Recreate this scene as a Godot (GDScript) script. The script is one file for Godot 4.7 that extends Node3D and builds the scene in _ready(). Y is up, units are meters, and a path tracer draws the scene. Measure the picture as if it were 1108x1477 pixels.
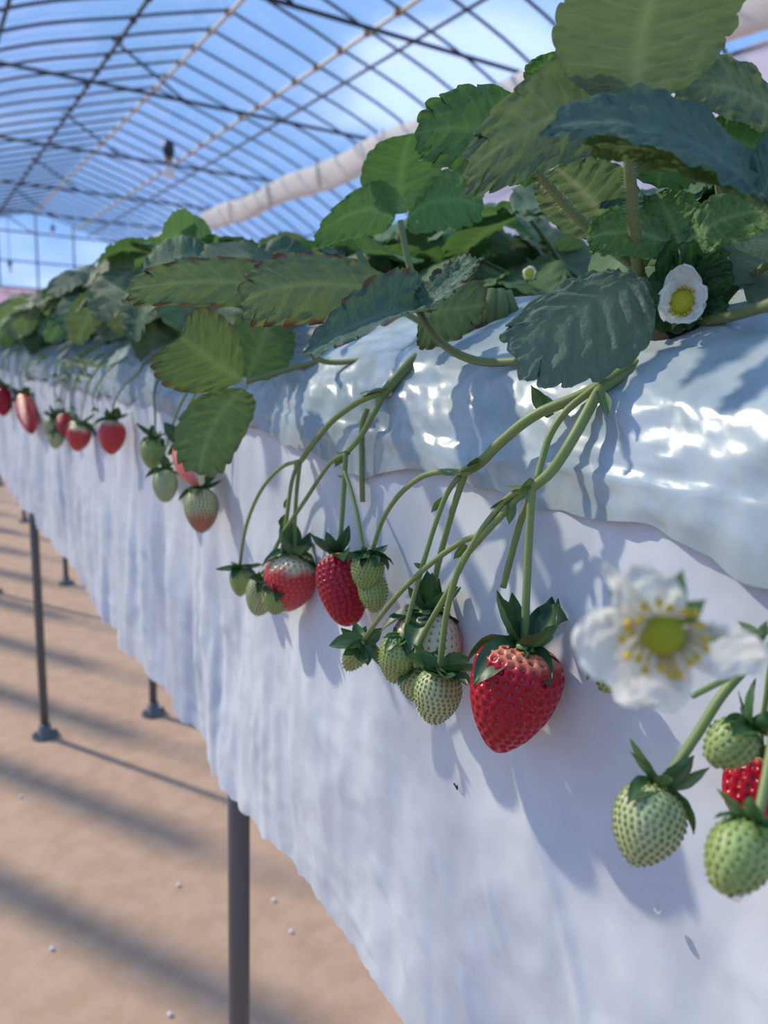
extends Node3D
# Strawberry bench in an arched greenhouse, close view along the bench.
# World: the bench runs along -z, x points across the bench to the far side wall, y is up, floor at y = 0.

const F := 1109.0                 # focal length in pixels of the 1108 x 1477 frame
const EYE := Vector3(0, 1.05, 0)  # camera
const RX := Vector3(0.85375406, 0.07075294, -0.5158469)
const RY := Vector3(0.03433215, 0.98091867, 0.19136317)
const RZ := Vector3(0.51954337, -0.18108722, 0.8350342)
const HOOP := 0.56                # hoop spacing along the house
const RIDGE_X := 3.05
const SUN_ELEVATION := 38.5

var rng := RandomNumberGenerator.new()
var noise := FastNoiseLite.new()
var ridged := FastNoiseLite.new()
var org := Vector3.ZERO           # base of the thing being built; meshes are stored relative to it
var M := {}
var names := {}
var front_row: Array[Node3D] = []

# ---------------------------------------------------------------- pixels to places
func ray(px: float, py: float) -> Vector3:
	var c := Vector3(px - 554.0, 738.5 - py, -F)
	return Vector3(RX.dot(c), RY.dot(c), RZ.dot(c)).normalized()

func at(px: float, py: float, d: float) -> Vector3:      # d metres along the ray
	return EYE + ray(px, py) * d

func atx(px: float, py: float, x: float) -> Vector3:     # where the ray meets the plane across the house at x
	var r := ray(px, py)
	return EYE + r * (x / r.x)

func px2m(px: float, p: Vector3) -> float:               # length of px pixels at p
	var q := p - EYE
	var fwd := -Vector3(RX.z, RY.z, RZ.z)
	return px * q.dot(fwd) / F

# ---------------------------------------------------------------- nodes
func numbered(called: String) -> String:
	if not names.has(called):
		names[called] = 0
		return called
	names[called] += 1
	return "%s_%03d" % [called, names[called]]

func thing(called: String, label: String, category: String, where: Vector3, group := "") -> Node3D:
	var o := Node3D.new()
	o.name = numbered(called)
	add_child(o)
	o.position = where
	org = where
	o.set_meta("label", label)
	o.set_meta("category", category)
	if group:
		o.set_meta("group", group)
	return o

func structure(called: String) -> Node3D:
	var o := Node3D.new()
	o.name = called
	add_child(o)
	org = Vector3.ZERO
	o.set_meta("kind", "structure")
	return o

func group_node(called: String, parent: Node3D) -> Node3D:
	var o := Node3D.new()
	o.name = called
	parent.add_child(o, true)
	return o

func inst(called: String, mesh: Mesh, parent: Node3D, mat: Material) -> MeshInstance3D:
	var o := MeshInstance3D.new()
	o.name = called
	o.mesh = mesh
	o.material_override = mat
	parent.add_child(o, true)
	return o

func mesh_of(v: PackedVector3Array, idx: PackedInt32Array, col := PackedColorArray(), uv := PackedVector2Array()) -> ArrayMesh:
	var a := []
	a.resize(Mesh.ARRAY_MAX)
	if org != Vector3.ZERO:
		for i in v.size():
			v[i] -= org
	a[Mesh.ARRAY_VERTEX] = v
	a[Mesh.ARRAY_INDEX] = idx
	if col.size():
		a[Mesh.ARRAY_COLOR] = col
	if uv.size():
		a[Mesh.ARRAY_TEX_UV] = uv
	var st := SurfaceTool.new()
	st.create_from_arrays(a)
	st.generate_normals()
	return st.commit()

func build(called: String, v: PackedVector3Array, idx: PackedInt32Array, parent: Node3D, mat: Material, col := PackedColorArray(), uv := PackedVector2Array()) -> MeshInstance3D:
	return inst(called, mesh_of(v, idx, col, uv), parent, mat)

func grid_index(rows: int, cols: int, base := 0, wrap := false) -> PackedInt32Array:
	var idx := PackedInt32Array()
	for i in rows - 1:
		for j in (cols if wrap else cols - 1):
			var j1 := (j + 1) % cols
			var a := base + i * cols + j
			var b := base + i * cols + j1
			var c := base + (i + 1) * cols + j
			var d := base + (i + 1) * cols + j1
			idx.append_array([a, b, c, b, d, c])
	return idx

# ---------------------------------------------------------------- tubes
func smooth(p: PackedVector3Array, n: int) -> PackedVector3Array:   # Catmull-Rom, n steps a span
	var out := PackedVector3Array()
	for i in p.size() - 1:
		var p0 := p[maxi(i - 1, 0)]
		var p3 := p[mini(i + 2, p.size() - 1)]
		for k in n:
			out.append(p[i].cubic_interpolate(p[i + 1], p0, p3, float(k) / n))
	out.append(p[p.size() - 1])
	return out

func tube_into(v: PackedVector3Array, idx: PackedInt32Array, p: PackedVector3Array, r0: float, r1: float, sides: int, caps := true) -> void:
	var base := v.size()
	var n := p.size()
	var t0 := (p[1] - p[0]).normalized()
	var e1 := t0.cross(Vector3.UP if absf(t0.y) < 0.9 else Vector3.RIGHT).normalized()
	for i in n:
		var t := (p[mini(i + 1, n - 1)] - p[maxi(i - 1, 0)]).normalized()
		e1 = (e1 - t * e1.dot(t)).normalized()
		var e2 := t.cross(e1)
		var r := lerpf(r0, r1, float(i) / (n - 1))
		for k in sides:
			var a := TAU * k / sides
			v.append(p[i] + (e1 * cos(a) + e2 * sin(a)) * r)
	idx.append_array(grid_index(n, sides, base, true))
	if caps:
		for e in [0, n - 1]:
			var c := v.size()
			v.append(p[e])
			for k in sides:
				var a: int = base + e * sides + k
				var b: int = base + e * sides + (k + 1) % sides
				if e == 0:
					idx.append_array([c, b, a])
				else:
					idx.append_array([c, a, b])

func tube(called: String, p: PackedVector3Array, r0: float, r1: float, sides: int, parent: Node3D, mat: Material) -> MeshInstance3D:
	var v := PackedVector3Array()
	var idx := PackedInt32Array()
	tube_into(v, idx, p, r0, r1, sides)
	return build(called, v, idx, parent, mat)

func box_into(v: PackedVector3Array, idx: PackedInt32Array, c: Vector3, h: Vector3) -> void:
	for ax in 3:
		for s: int in [-1, 1]:
			var n := Vector3.ZERO
			n[ax] = s
			var u := Vector3.ZERO
			u[(ax + 1) % 3] = 1
			var w := n.cross(u)
			var b := v.size()
			for q: Vector2 in [Vector2(-1, -1), Vector2(1, -1), Vector2(1, 1), Vector2(-1, 1)]:
				v.append(c + (n + u * q.x + w * q.y) * h)
			idx.append_array([b, b + 2, b + 1, b, b + 3, b + 2])

func flat_box(called: String, c: Vector3, h: Vector3, parent: Node3D, mat: Material) -> MeshInstance3D:
	var m := BoxMesh.new()
	m.size = h * 2
	var o := inst(called, m, parent, mat)
	o.position = c - org
	return o

# ---------------------------------------------------------------- materials
func mat(called: String, c: Color, rough: float, o := {}) -> StandardMaterial3D:
	var m := StandardMaterial3D.new()
	m.resource_name = called
	m.albedo_color = c
	m.roughness = rough
	m.cull_mode = BaseMaterial3D.CULL_DISABLED
	for k in o:
		m.set(k, o[k])
	M[called] = m
	return m

func noise_tex(freq: float, size := 512, octaves := 4, as_normal := false, bump := 4.0, kind := FastNoiseLite.TYPE_SIMPLEX_SMOOTH, fractal := FastNoiseLite.FRACTAL_FBM) -> NoiseTexture2D:
	var n := FastNoiseLite.new()
	n.seed = int(freq * 1000) + octaves
	n.noise_type = kind
	n.fractal_type = fractal
	n.frequency = freq
	n.fractal_octaves = octaves
	var t := NoiseTexture2D.new()
	t.width = size
	t.height = size
	t.seamless = true
	t.noise = n
	t.as_normal_map = as_normal
	t.bump_strength = bump
	return t

func ramp(a: Color, b: Color, lo := 0.0, hi := 1.0) -> Gradient:
	var g := Gradient.new()
	g.offsets = PackedFloat32Array([lo, hi])
	g.colors = PackedColorArray([a, b])
	return g

func make_materials() -> void:
	var leaf_bump := noise_tex(0.05, 512, 3)
	var tri := {"uv1_triplanar": true, "uv1_world_triplanar": true}
	mat("leaf", Color.WHITE, 0.58, {"vertex_color_use_as_albedo": true, "backlight_enabled": true, "backlight": Color(0.85, 0.88, 0.66), "metallic_specular": 0.38,
		"heightmap_enabled": true, "heightmap_texture": leaf_bump, "heightmap_scale": 0.04,
		"uv1_triplanar": true, "uv1_world_triplanar": true, "uv1_scale": Vector3(18, 18, 18)})
	mat("sepal", Color.WHITE, 0.42, {"vertex_color_use_as_albedo": true, "backlight_enabled": true, "backlight": Color(0.6, 0.65, 0.4), "metallic_specular": 0.5})
	mat("stem", Color(0.51, 0.58, 0.34), 0.5, {"backlight_enabled": true, "backlight": Color(0.3, 0.35, 0.2)})
	mat("petiole", Color(0.46, 0.51, 0.32), 0.55)
	mat("hair", Color(0.8, 0.84, 0.72), 0.6, {"backlight_enabled": true, "backlight": Color(0.6, 0.6, 0.6)})
	mat("crown", Color(0.4, 0.45, 0.26), 0.7)
	mat("soil", Color(0.13, 0.11, 0.09), 0.95)
	mat("ripe", Color.WHITE, 0.25, {"vertex_color_use_as_albedo": true, "metallic_specular": 0.4, "subsurf_scatter_enabled": true, "subsurf_scatter_strength": 0.03,
		"clearcoat_enabled": true, "clearcoat": 0.15, "clearcoat_roughness": 0.12})
	mat("unripe", Color.WHITE, 0.45, {"vertex_color_use_as_albedo": true, "subsurf_scatter_enabled": true, "subsurf_scatter_strength": 0.15})
	mat("seed", Color.WHITE, 0.4, {"vertex_color_use_as_albedo": true})
	mat("petal", Color(0.96, 0.96, 0.94), 0.5, {"backlight_enabled": true, "backlight": Color(1.0, 1.0, 0.96)})
	mat("pistil", Color(0.72, 0.74, 0.16), 0.6)
	mat("anther", Color(0.84, 0.7, 0.2), 0.6)
	var mulch_stain := noise_tex(0.012, 512, 5)
	mulch_stain.color_ramp = ramp(Color(0.62, 0.68, 0.70), Color(0.72, 0.77, 0.79), 0.3, 0.7)
	mat("mulch", Color.WHITE, 0.24, {"albedo_texture": mulch_stain, "metallic_specular": 0.6, "uv1_triplanar": true, "uv1_world_triplanar": true, "uv1_scale": Vector3(3, 3, 3)})
	var skirt_tone := noise_tex(0.01, 512, 5)
	skirt_tone.color_ramp = ramp(Color(0.80, 0.83, 0.86), Color(0.865, 0.89, 0.91), 0.3, 0.65)
	mat("skirt", Color.WHITE, 0.42, {"albedo_texture": skirt_tone, "metallic_specular": 0.45, "backlight_enabled": true, "backlight": Color(0.35, 0.35, 0.36),
		"uv1_triplanar": true, "uv1_world_triplanar": true, "uv1_scale": Vector3(2, 2, 2),
		"heightmap_enabled": true, "heightmap_texture": noise_tex(0.02, 512, 3), "heightmap_scale": 0.05})
	mat("steel", Color(0.42, 0.42, 0.42), 0.45, {"metallic": 0.35})
	mat("frame_dark", Color(0.2, 0.23, 0.29), 0.5, {"metallic": 0.3})
	mat("frame_pale", Color(0.8, 0.78, 0.73), 0.5, {"metallic": 0.2})
	mat("clamp", Color(0.45, 0.33, 0.24), 0.5, {"metallic": 0.3})
	mat("film", Color(0.9, 0.93, 1.0, 0.11), 0.12, {"transparency": BaseMaterial3D.TRANSPARENCY_ALPHA, "metallic_specular": 0.4})
	mat("shade", Color(0.93, 0.78, 0.82), 0.9, {"backlight_enabled": true, "backlight": Color(0.9, 0.75, 0.8)})
	mat("side_shade", Color(0.94, 0.9, 0.9), 0.9, {"backlight_enabled": true, "backlight": Color(1.0, 0.93, 0.94)})
	mat("curtain", Color(0.89, 0.88, 0.86), 0.85, {"backlight_enabled": true, "backlight": Color(0.8, 0.77, 0.74)})
	var floor_tone := noise_tex(0.02, 1024, 6)
	floor_tone.color_ramp = ramp(Color(0.76, 0.615, 0.495), Color(0.80, 0.66, 0.545), 0.25, 0.75)
	mat("floor", Color.WHITE, 0.6, {"albedo_texture": floor_tone, "uv1_triplanar": true, "uv1_world_triplanar": true, "uv1_scale": Vector3(0.6, 0.6, 0.6)})
	mat("water", Color(0.95, 0.97, 1.0, 0.0), 0.02, {"refraction_enabled": true, "refraction_scale": 0.033})
	mat("glint_white", Color(0.95, 0.95, 0.93), 0.7)  # white of the added grains that imitate glints on the floor
	mat("insect", Color(0.05, 0.05, 0.05), 0.5)
	mat("bulb_glass", Color(0.93, 0.93, 0.95), 0.08, {"metallic_specular": 0.8})
	mat("brass", Color(0.62, 0.5, 0.3), 0.4, {"metallic": 0.5})

# ---------------------------------------------------------------- leaves, sepals, petals
# A blade through its base b, tip t and the two points l and r where it is widest; m is the midrib there.
func blade(called: String, parent: Node3D, b: Vector3, t: Vector3, l: Vector3, r: Vector3, o := {}) -> MeshInstance3D:
	return inst(called, blade_mesh(b, t, l, r, o), parent, M[o.get("mat", "leaf")])

func blade_mesh(b: Vector3, t: Vector3, l: Vector3, r: Vector3, o := {}) -> ArrayMesh:
	var m: Vector3 = o.get("m", (l + r) / 2)
	var teeth: int = o.get("teeth", 9)
	var per: int = o.get("per", 6)
	var nj: int = o.get("nj", 7)
	var nq: int = teeth * per if teeth > 0 else o.get("nq", 14)
	var amp: float = o.get("amp", 0.065)
	var red: float = o.get("red", 0.0)
	var pucker: float = o.get("pucker", 0.0006)
	var cup: float = o.get("cup", 0.0)
	var curl: float = o.get("curl", 0.0)       # the tip end bends away along the normal
	var wave: float = o.get("wave", 0.0025)
	var p0: float = o.get("p0", 1.1)
	var p1: float = o.get("p1", 0.47)
	var col: Color = o.get("col", Color(0.1, 0.2, 0.06))
	if o.get("mat", "leaf") == "leaf":
		col = Color(col.r * 1.2, col.g * 1.14, col.b * 1.22)
	var vein: Color = o.get("vein", Color(col.r * 1.35 + 0.015, col.g * 1.25 + 0.02, col.b * 1.3 + 0.01))
	var k: float = o.get("wide", 0.55)
	var length := (t - b).length()
	# quadratic through b at 0, m at k, t at 1
	var c2: Vector3 = (t - b - (m - b) / k) / (1.0 - k)
	var c1: Vector3 = (m - b) / k - c2 * k
	var nrm := (r - l).cross(t - b).normalized()
	if nrm.y < 0.0 and not o.get("down", false) or nrm.y > 0.0 and o.get("down", false):
		nrm = -nrm
	var seed_off: float = (b.x + b.y * 3.0 + b.z * 7.0) * 57.0
	var v := PackedVector3Array()
	var cc := PackedColorArray()
	var idx := PackedInt32Array()
	for side: int in [-1, 1]:
		var sv: Vector3 = (r - m) if side > 0 else (l - m)
		var base := v.size()
		for i in nq + 1:
			var q := float(i) / nq
			var al := PI * q
			var te := 0.5 - 0.5 * cos(al)
			var tm := te * (0.7 + 0.3 * pow(q, 5.0))
			var se := pow(maxf(sin(al), 0.0), lerpf(p0, p1, q))
			var ph := fposmod(q * teeth, 1.0) if teeth > 0 else 0.0
			if teeth > 0:
				var env := smoothstep(0.16, 0.4, q)
				var h := pow(maxf(sin(PI * pow(ph, 1.15)), 0.0), 0.6) - 0.6
				h *= 0.8 + 0.35 * sin(seed_off + floor(q * teeth) * 2.4 + side)
				se += amp * env * h * sin(al) * 0.9
				te += amp * env * h * (-cos(al)) * 0.8 + amp * env * h * 0.25
				if i == nq:
					te = 1.0 + amp * 0.4
					se = 0.0
			for j in nj + 1:
				var w := float(j) / nj
				w = 1.0 - pow(1.0 - w, 1.25)
				var s := se * w
				var tt := lerpf(tm, te, pow(w, 1.2))
				var p := b + c1 * tt + c2 * tt * tt + sv * s
				var d := cup * s * s * length + curl * tt * tt * length
				if teeth > 0:
					d += pucker * absf(cos(PI * ph)) * pow(w, 0.6) * (1.15 - 0.5 * w) * sin(PI * clampf(q, 0.03, 0.97))
				else:
					d += pucker * sin(PI * w) * sin(PI * q)
				d += wave * noise.get_noise_2d(seed_off + tt * 260.0, side * s * 260.0) * (0.3 + w)
				v.append(p + nrm * d)
				var cl := col
				var f := 1.0 + 0.22 * noise.get_noise_2d(seed_off + tt * 900.0 + 40.0, side * s * 900.0)
				cl = Color(cl.r * f, cl.g * f, cl.b * f)
				if j == 0:
					cl = vein
				elif teeth > 0 and absf(ph - 0.5) < 0.09 and q > 0.1 and w < 0.93:
					cl = cl.lerp(vein, 0.55 * (1.0 - 0.5 * w))
				if red > 0.0 and teeth > 0 and q > 0.3:
					var rr := smoothstep(0.8, 0.97, w) * smoothstep(0.14, 0.4, ph) * smoothstep(1.0, 0.75, ph) * red
					cl = cl.lerp(Color(0.13, 0.035, 0.04), rr)
				cc.append(cl)
		var cols := nj + 1
		for i in nq:
			for j in nj:
				var a := base + i * cols + j
				if side > 0:
					idx.append_array([a, a + 1, a + cols, a + 1, a + cols + 1, a + cols])
				else:
					idx.append_array([a, a + cols, a + 1, a + 1, a + cols, a + cols + 1])
	return mesh_of(v, idx, cc)

# A sepal or petal from a flower centre: dir is outwards, up is the axis it rises along; e0 is its rise at the base and bend its further turn (radians).
func lobe(called: String, parent: Node3D, c: Vector3, up: Vector3, dir: Vector3, length: float, width: float, e0: float, bend: float, o := {}) -> MeshInstance3D:
	var p := c
	var pts := [c]
	for k in 10:
		var e := e0 + bend * (k + 0.5) / 10.0
		p += (dir * cos(e) + up * sin(e)) * length / 10.0
		pts.append(p)
	var side := dir.cross(up).normalized() * width * 0.5
	var twist: float = o.get("twist", 0.0)
	side = side.rotated(dir, twist)
	var nq := 22 if o.get("mat", "") == "petal" else 12
	var nj := 6 if o.get("mat", "") == "petal" else 3
	var v := PackedVector3Array()
	var cc := PackedColorArray()
	var idx := PackedInt32Array()
	var p0: float = o.get("p0", 0.55)
	var p1: float = o.get("p1", 1.35)
	var cup: float = o.get("cup", 0.25)
	var col: Color = o.get("col", Color(0.05, 0.13, 0.04))
	var jag: float = o.get("jag", 0.0)
	for i in nq + 1:
		var q := float(i) / nq
		var kf := q * 10.0
		var k0 := mini(int(kf), 9)
		var pc: Vector3 = pts[k0].lerp(pts[k0 + 1], kf - k0)
		var tan: Vector3 = (pts[k0 + 1] - pts[k0]).normalized()
		var nn := side.cross(tan).normalized()
		if nn.dot(up) < 0:
			nn = -nn
		var w := pow(maxf(sin(PI * clampf(lerpf(0.1, 1.0, q), 0, 1)), 0.0), lerpf(p0, p1, q))
		for j in range(-nj, nj + 1):
			var s := float(j) / nj
			var x := nn * (cup * s * s * width * 0.5 * w)
			if jag > 0.0:
				x += nn * noise.get_noise_2d(q * 160.0 + c.x * 9000.0, s * 120.0 + length * 7000.0) * jag * (0.4 + absf(s))
			v.append(pc + side * w * s + x)
			var f := 1.0 + 0.3 * noise.get_noise_2d(pc.x * 9000.0 + s * 60.0, pc.y * 9000.0)
			var cl := Color(col.r * f, col.g * f, col.b * f)
			if j == 0:
				cl = Color(cl.r * 1.5 + 0.01, cl.g * 1.3 + 0.015, cl.b * 1.3 + 0.008)
			cc.append(cl)
	idx.append_array(grid_index(nq + 1, nj * 2 + 1))
	return build(called, v, idx, parent, M[o.get("mat", "sepal")], cc)

# ---------------------------------------------------------------- berries
const SHAPES := {
	"cone": [[0.0, 0.0], [0.0, 0.35], [0.015, 0.62], [0.07, 0.85], [0.17, 0.985], [0.28, 1.0], [0.42, 0.97], [0.58, 0.86], [0.74, 0.67], [0.87, 0.44], [0.955, 0.24], [0.99, 0.1], [1.0, 0.0]],
	"egg": [[0.0, 0.0], [0.01, 0.35], [0.05, 0.62], [0.15, 0.86], [0.3, 0.99], [0.42, 1.0], [0.58, 0.93], [0.74, 0.76], [0.87, 0.53], [0.955, 0.3], [0.99, 0.13], [1.0, 0.0]],
	"blunt": [[0.0, 0.0], [0.0, 0.4], [0.03, 0.68], [0.1, 0.88], [0.25, 1.0], [0.4, 1.0], [0.6, 0.9], [0.76, 0.74], [0.88, 0.56], [0.955, 0.36], [0.99, 0.16], [1.0, 0.0]],
}

func berry_color(kind: String, t: float, th: float, d: float, n: float) -> Color:
	match kind:
		"ripe":
			var c := Color(0.42, 0.002, 0.018).lerp(Color(0.36, 0.001, 0.016), clampf(n + 0.5, 0, 1))
			var pale := smoothstep(0.12, 0.02, t + n * 0.06)
			return c.lerp(Color(0.8, 0.3, 0.17), pale * 0.8)
		"blush":   # white neck, red body
			var c := Color(0.72, 0.66, 0.42).lerp(Color(0.55, 0.03, 0.045), smoothstep(0.02, 0.26, t + n * 0.14))
			return c
		"turning":   # cream with a pink-red flank
			var c := Color(0.72, 0.68, 0.47)
			var red := smoothstep(0.15, 0.85, -cos(th) * 0.75 + t * 0.55 + n * 0.25 - 0.12)
			return c.lerp(Color(0.66, 0.07, 0.07), red * 0.9)
		"flank":     # cream with red on both sides
			var c := Color(0.74, 0.7, 0.5)
			var red := smoothstep(0.35, 0.9, absf(cos(th)) * 0.8 + t * 0.45 + n * 0.2 - 0.15)
			return c.lerp(Color(0.7, 0.12, 0.09), red * 0.85)
		"pinktip":
			var c := Color(0.56, 0.57, 0.33)
			return c.lerp(Color(0.62, 0.13, 0.1), smoothstep(0.45, 0.85, t + n * 0.08))
		"white":
			return Color(0.52, 0.57, 0.31).lerp(Color(0.38, 0.47, 0.2), smoothstep(0.0, 1.0, n + 0.3))
		_:
			return Color(0.3, 0.4, 0.12).lerp(Color(0.38, 0.46, 0.17), n + 0.5)

func berry_body(parent: Node3D, p0: Vector3, p1: Vector3, rad: float, kind: String, shape: String, res: float, sp: float, rows_seen := {}) -> void:
	var ax := (p1 - p0)
	var len := ax.length()
	ax /= len
	# e1 points to -z-ish side: angle 0 is the side away from the viewer's left
	var e1 := (Vector3(RX.x, RY.x, RZ.x) - ax * Vector3(RX.x, RY.x, RZ.x).dot(ax)).normalized()
	var e2 := ax.cross(e1)
	var prof: Array = SHAPES[shape]
	# arc-length table
	var pts: Array[Vector2] = []
	for k in prof.size() - 1:
		for s in 8:
			var a := Vector2(prof[k][0] * len, prof[k][1] * rad)
			var b := Vector2(prof[k + 1][0] * len, prof[k + 1][1] * rad)
			var pa := Vector2(prof[maxi(k - 1, 0)][0] * len, prof[maxi(k - 1, 0)][1] * rad)
			var pb := Vector2(prof[mini(k + 2, prof.size() - 1)][0] * len, prof[mini(k + 2, prof.size() - 1)][1] * rad)
			pts.append(a.cubic_interpolate(b, pa, pb, s / 8.0))
	pts.append(Vector2(len, 0))
	var arc: Array[float] = [0.0]
	for k in range(1, pts.size()):
		arc.append(arc[k - 1] + pts[k].distance_to(pts[k - 1]))
	var total: float = arc[arc.size() - 1]
	var where := func(s: float) -> Vector2:
		var lo := 0
		var hi := arc.size() - 1
		while hi - lo > 1:
			var mid := (lo + hi) / 2
			if arc[mid] <= s:
				lo = mid
			else:
				hi = mid
		return pts[lo].lerp(pts[hi], clampf((s - arc[lo]) / maxf(arc[hi] - arc[lo], 1e-9), 0, 1))
	var step := sp * 0.86
	var nrows := int(total / step) + 1
	var row_n: Array[int] = []
	var row_off: Array[float] = []
	for k in nrows:
		var w: Vector2 = where.call(minf((k + 0.5) * step, total))
		row_n.append(maxi(1, roundi(TAU * w.y / sp)))
		row_off.append(0.5 * (k % 2) + rng.randf() * 0.5)
	var nu := int(clampf(total / (sp * res), 14, 130))
	var nv := int(clampf(TAU * rad / (sp * res), 18, 170))
	var ripe := kind in ["ripe", "blush", "turning", "flank"]
	var depth := sp * (0.27 if kind == "ripe" else 0.14 if ripe else 0.12)
	var v := PackedVector3Array()
	var cc := PackedColorArray()
	var lump := rng.randf() * 100.0
	for i in nu + 1:
		var s := total * i / nu
		var w: Vector2 = where.call(s)
		var w2: Vector2 = where.call(minf(s + total * 0.004, total))
		var w1: Vector2 = where.call(maxf(s - total * 0.004, 0))
		var tg := (w2 - w1).normalized()
		var nr := Vector2(-tg.y, tg.x)     # (along axis, outwards)
		var t := w.x / len
		for j in nv:
			var th := TAU * j / nv
			var best := 1e9
			var k0 := int(floor(s / step - 0.5))
			for k in [k0, k0 + 1]:
				if k < 0 or k >= nrows:
					continue
				var n: int = row_n[k]
				var u := fposmod(th / TAU * n - row_off[k] + 0.5, 1.0) - 0.5
				var du := u / n * TAU * w.y
				var ds: float = s - (k + 0.5) * step
				best = minf(best, sqrt(du * du + ds * ds))
			var d := best / sp
			var dir := e1 * cos(th) + e2 * sin(th)
			var edge := clampf(minf(s, total - s) / (sp * 1.2), 0.15, 1.0)
			var hgt := -depth * exp(-pow(d / 0.33, 2.0)) * edge
			if ripe:
				hgt += depth * 0.35 * exp(-pow((d - 0.42) / 0.14, 2.0)) * edge
			var big := 1.0 + 0.05 * noise.get_noise_2d(lump + cos(th) * 30.0 + t * 25.0, sin(th) * 30.0)
			v.append(p0 + ax * (w.x + nr.x * hgt) + dir * maxf(w.y * big + nr.y * hgt, 0.0))
			var nn := noise.get_noise_3d(cos(th) * 60.0 + lump, sin(th) * 60.0, t * 90.0)
			var c := berry_color(kind, t, th, d, nn)
			cc.append(c)
	build("flesh", v, grid_index(nu + 1, nv, 0, true), parent, M["ripe" if ripe else "unripe"], cc)
	# achenes, one joined mesh
	var sv := PackedVector3Array()
	var sc := PackedColorArray()
	var si := PackedInt32Array()
	var sr := sp * (0.17 if ripe else 0.3)
	var sl := sr * (1.7 if ripe else 1.45)
	for k in nrows:
		var s := (k + 0.5) * step
		if s > total - sp * 0.4 or s < sp * 0.8:
			continue
		var w: Vector2 = where.call(s)
		var w2: Vector2 = where.call(minf(s + total * 0.01, total))
		var tg2 := (w2 - w).normalized()
		var n: int = row_n[k]
		for c in n:
			var th := TAU * (c + row_off[k]) / n
			var dir := e1 * cos(th) + e2 * sin(th)
			var outw := (dir * tg2.x - ax * tg2.y).normalized()
			var along := (ax * tg2.x + dir * tg2.y).normalized()
			var acr := outw.cross(along)
			var lift := -depth * 0.75 if ripe else sp * 0.02
			var big := 1.0 + 0.05 * noise.get_noise_2d(lump + cos(th) * 30.0 + w.x / len * 25.0, sin(th) * 30.0)
			var q := p0 + ax * w.x + dir * w.y * big + outw * lift
			var b := sv.size()
			var scol := Color(0.24, 0.34, 0.08).lerp(Color(0.15, 0.23, 0.045), rng.randf())
			if kind == "ripe":
				scol = Color(0.42, 0.07, 0.02).lerp(Color(0.3, 0.01, 0.015), rng.randf())
			elif ripe:
				scol = Color(0.42, 0.3, 0.1).lerp(Color(0.28, 0.25, 0.06), rng.randf())
			elif kind in ["white", "pinktip"]:
				scol = Color(0.22, 0.29, 0.07).lerp(Color(0.15, 0.19, 0.05), rng.randf())
			var h := sr * (0.6 if ripe else 0.85)
			sv.append_array([q + along * sl, q + acr * sr + along * sl * 0.2, q - along * sl * 0.9, q - acr * sr + along * sl * 0.2, q + outw * h + along * sl * 0.1])
			for x in 5:
				sc.append(scol)
			si.append_array([b, b + 4, b + 1, b + 1, b + 4, b + 2, b + 2, b + 4, b + 3, b + 3, b + 4, b])
			if not ripe and rng.randf() < 0.6:      # the dried style that still stands on each achene
				var hb := sv.size()
				var tip := q + outw * (h + sp * 0.5) + ax * sp * 0.35
				sv.append_array([q + outw * h * 0.8 + acr * sr * 0.2, q + outw * h * 0.8 - acr * sr * 0.2, tip])
				for x in 3:
					sc.append(Color(0.4, 0.38, 0.18))
				si.append_array([hb, hb + 1, hb + 2])
	if sv.size():
		var o := build("seeds", sv, si, parent, M["seed"], sc)
		o.set_meta("kind", "stuff")

# hang a berry: p0 calyx end, p1 tip (pixels and x), width in pixels
func berry(label: String, group: String, p0: Vector3, p1: Vector3, width_px: float, kind: String, o := {}) -> Node3D:
	var rad := px2m(width_px, (p0 + p1) / 2) / 2
	var t := thing(o.get("called", "strawberry"), label, "strawberry", p0, group)
	berry_body(t, p0, p1, rad, kind, o.get("shape", "egg"), o.get("res", 0.16), o.get("sp", rad * 2 * 0.1))
	calyx(t, p0, (p0 - p1).normalized(), rad, o)
	return t

func calyx(t: Node3D, p0: Vector3, up: Vector3, rad: float, o := {}) -> void:
	var n: int = o.get("sepals", 10)
	var e1 := (Vector3(RX.x, RY.x, RZ.x) - up * Vector3(RX.x, RY.x, RZ.x).dot(up)).normalized()
	var e2 := up.cross(e1)
	var size: float = o.get("calyx", 1.0) * rad * 1.4
	var rise: float = o.get("rise", -0.1)
	var base := p0 + up * rad * 0.04
	var col: Color = o.get("col", Color(0.035, 0.095, 0.035))
	var phase: float = o.get("phase", rng.randf() * TAU)
	for k in n:
		var a := phase + TAU * k / n + rng.randf_range(-0.15, 0.15)
		var dir := e1 * cos(a) + e2 * sin(a)
		var outer := k % 2 == 1
		var ln := size * (0.95 if outer else 1.15) * rng.randf_range(0.85, 1.12)
		var f := rng.randf_range(0.8, 1.3)
		var e0 := rise + rng.randf_range(-0.15, 0.25)
		var bd: float = o.get("bend", 0.5) + rng.randf_range(0.0, 1.1)
		if rng.randf() < o.get("drape", 0.35):      # lies along the shoulder of the fruit
			e0 = -0.05
			bd = -rng.randf_range(0.7, 1.2)
		lobe("sepal", t, base, up, dir, ln, ln * rng.randf_range(0.4, 0.5), e0, bd,
			{"col": Color(col.r * f, col.g * f, col.b * f), "cup": rng.randf_range(0.2, 0.7), "twist": rng.randf_range(-0.45, 0.45), "p1": 0.95, "jag": ln * 0.025})
	var v := PackedVector3Array()
	var idx := PackedInt32Array()
	tube_into(v, idx, [base - up * rad * 0.02, base + up * rad * 0.06, base + up * rad * 0.16], rad * 0.3, rad * 0.12, 10)
	build("calyx_disc", v, idx, t, M["stem"])

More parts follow.
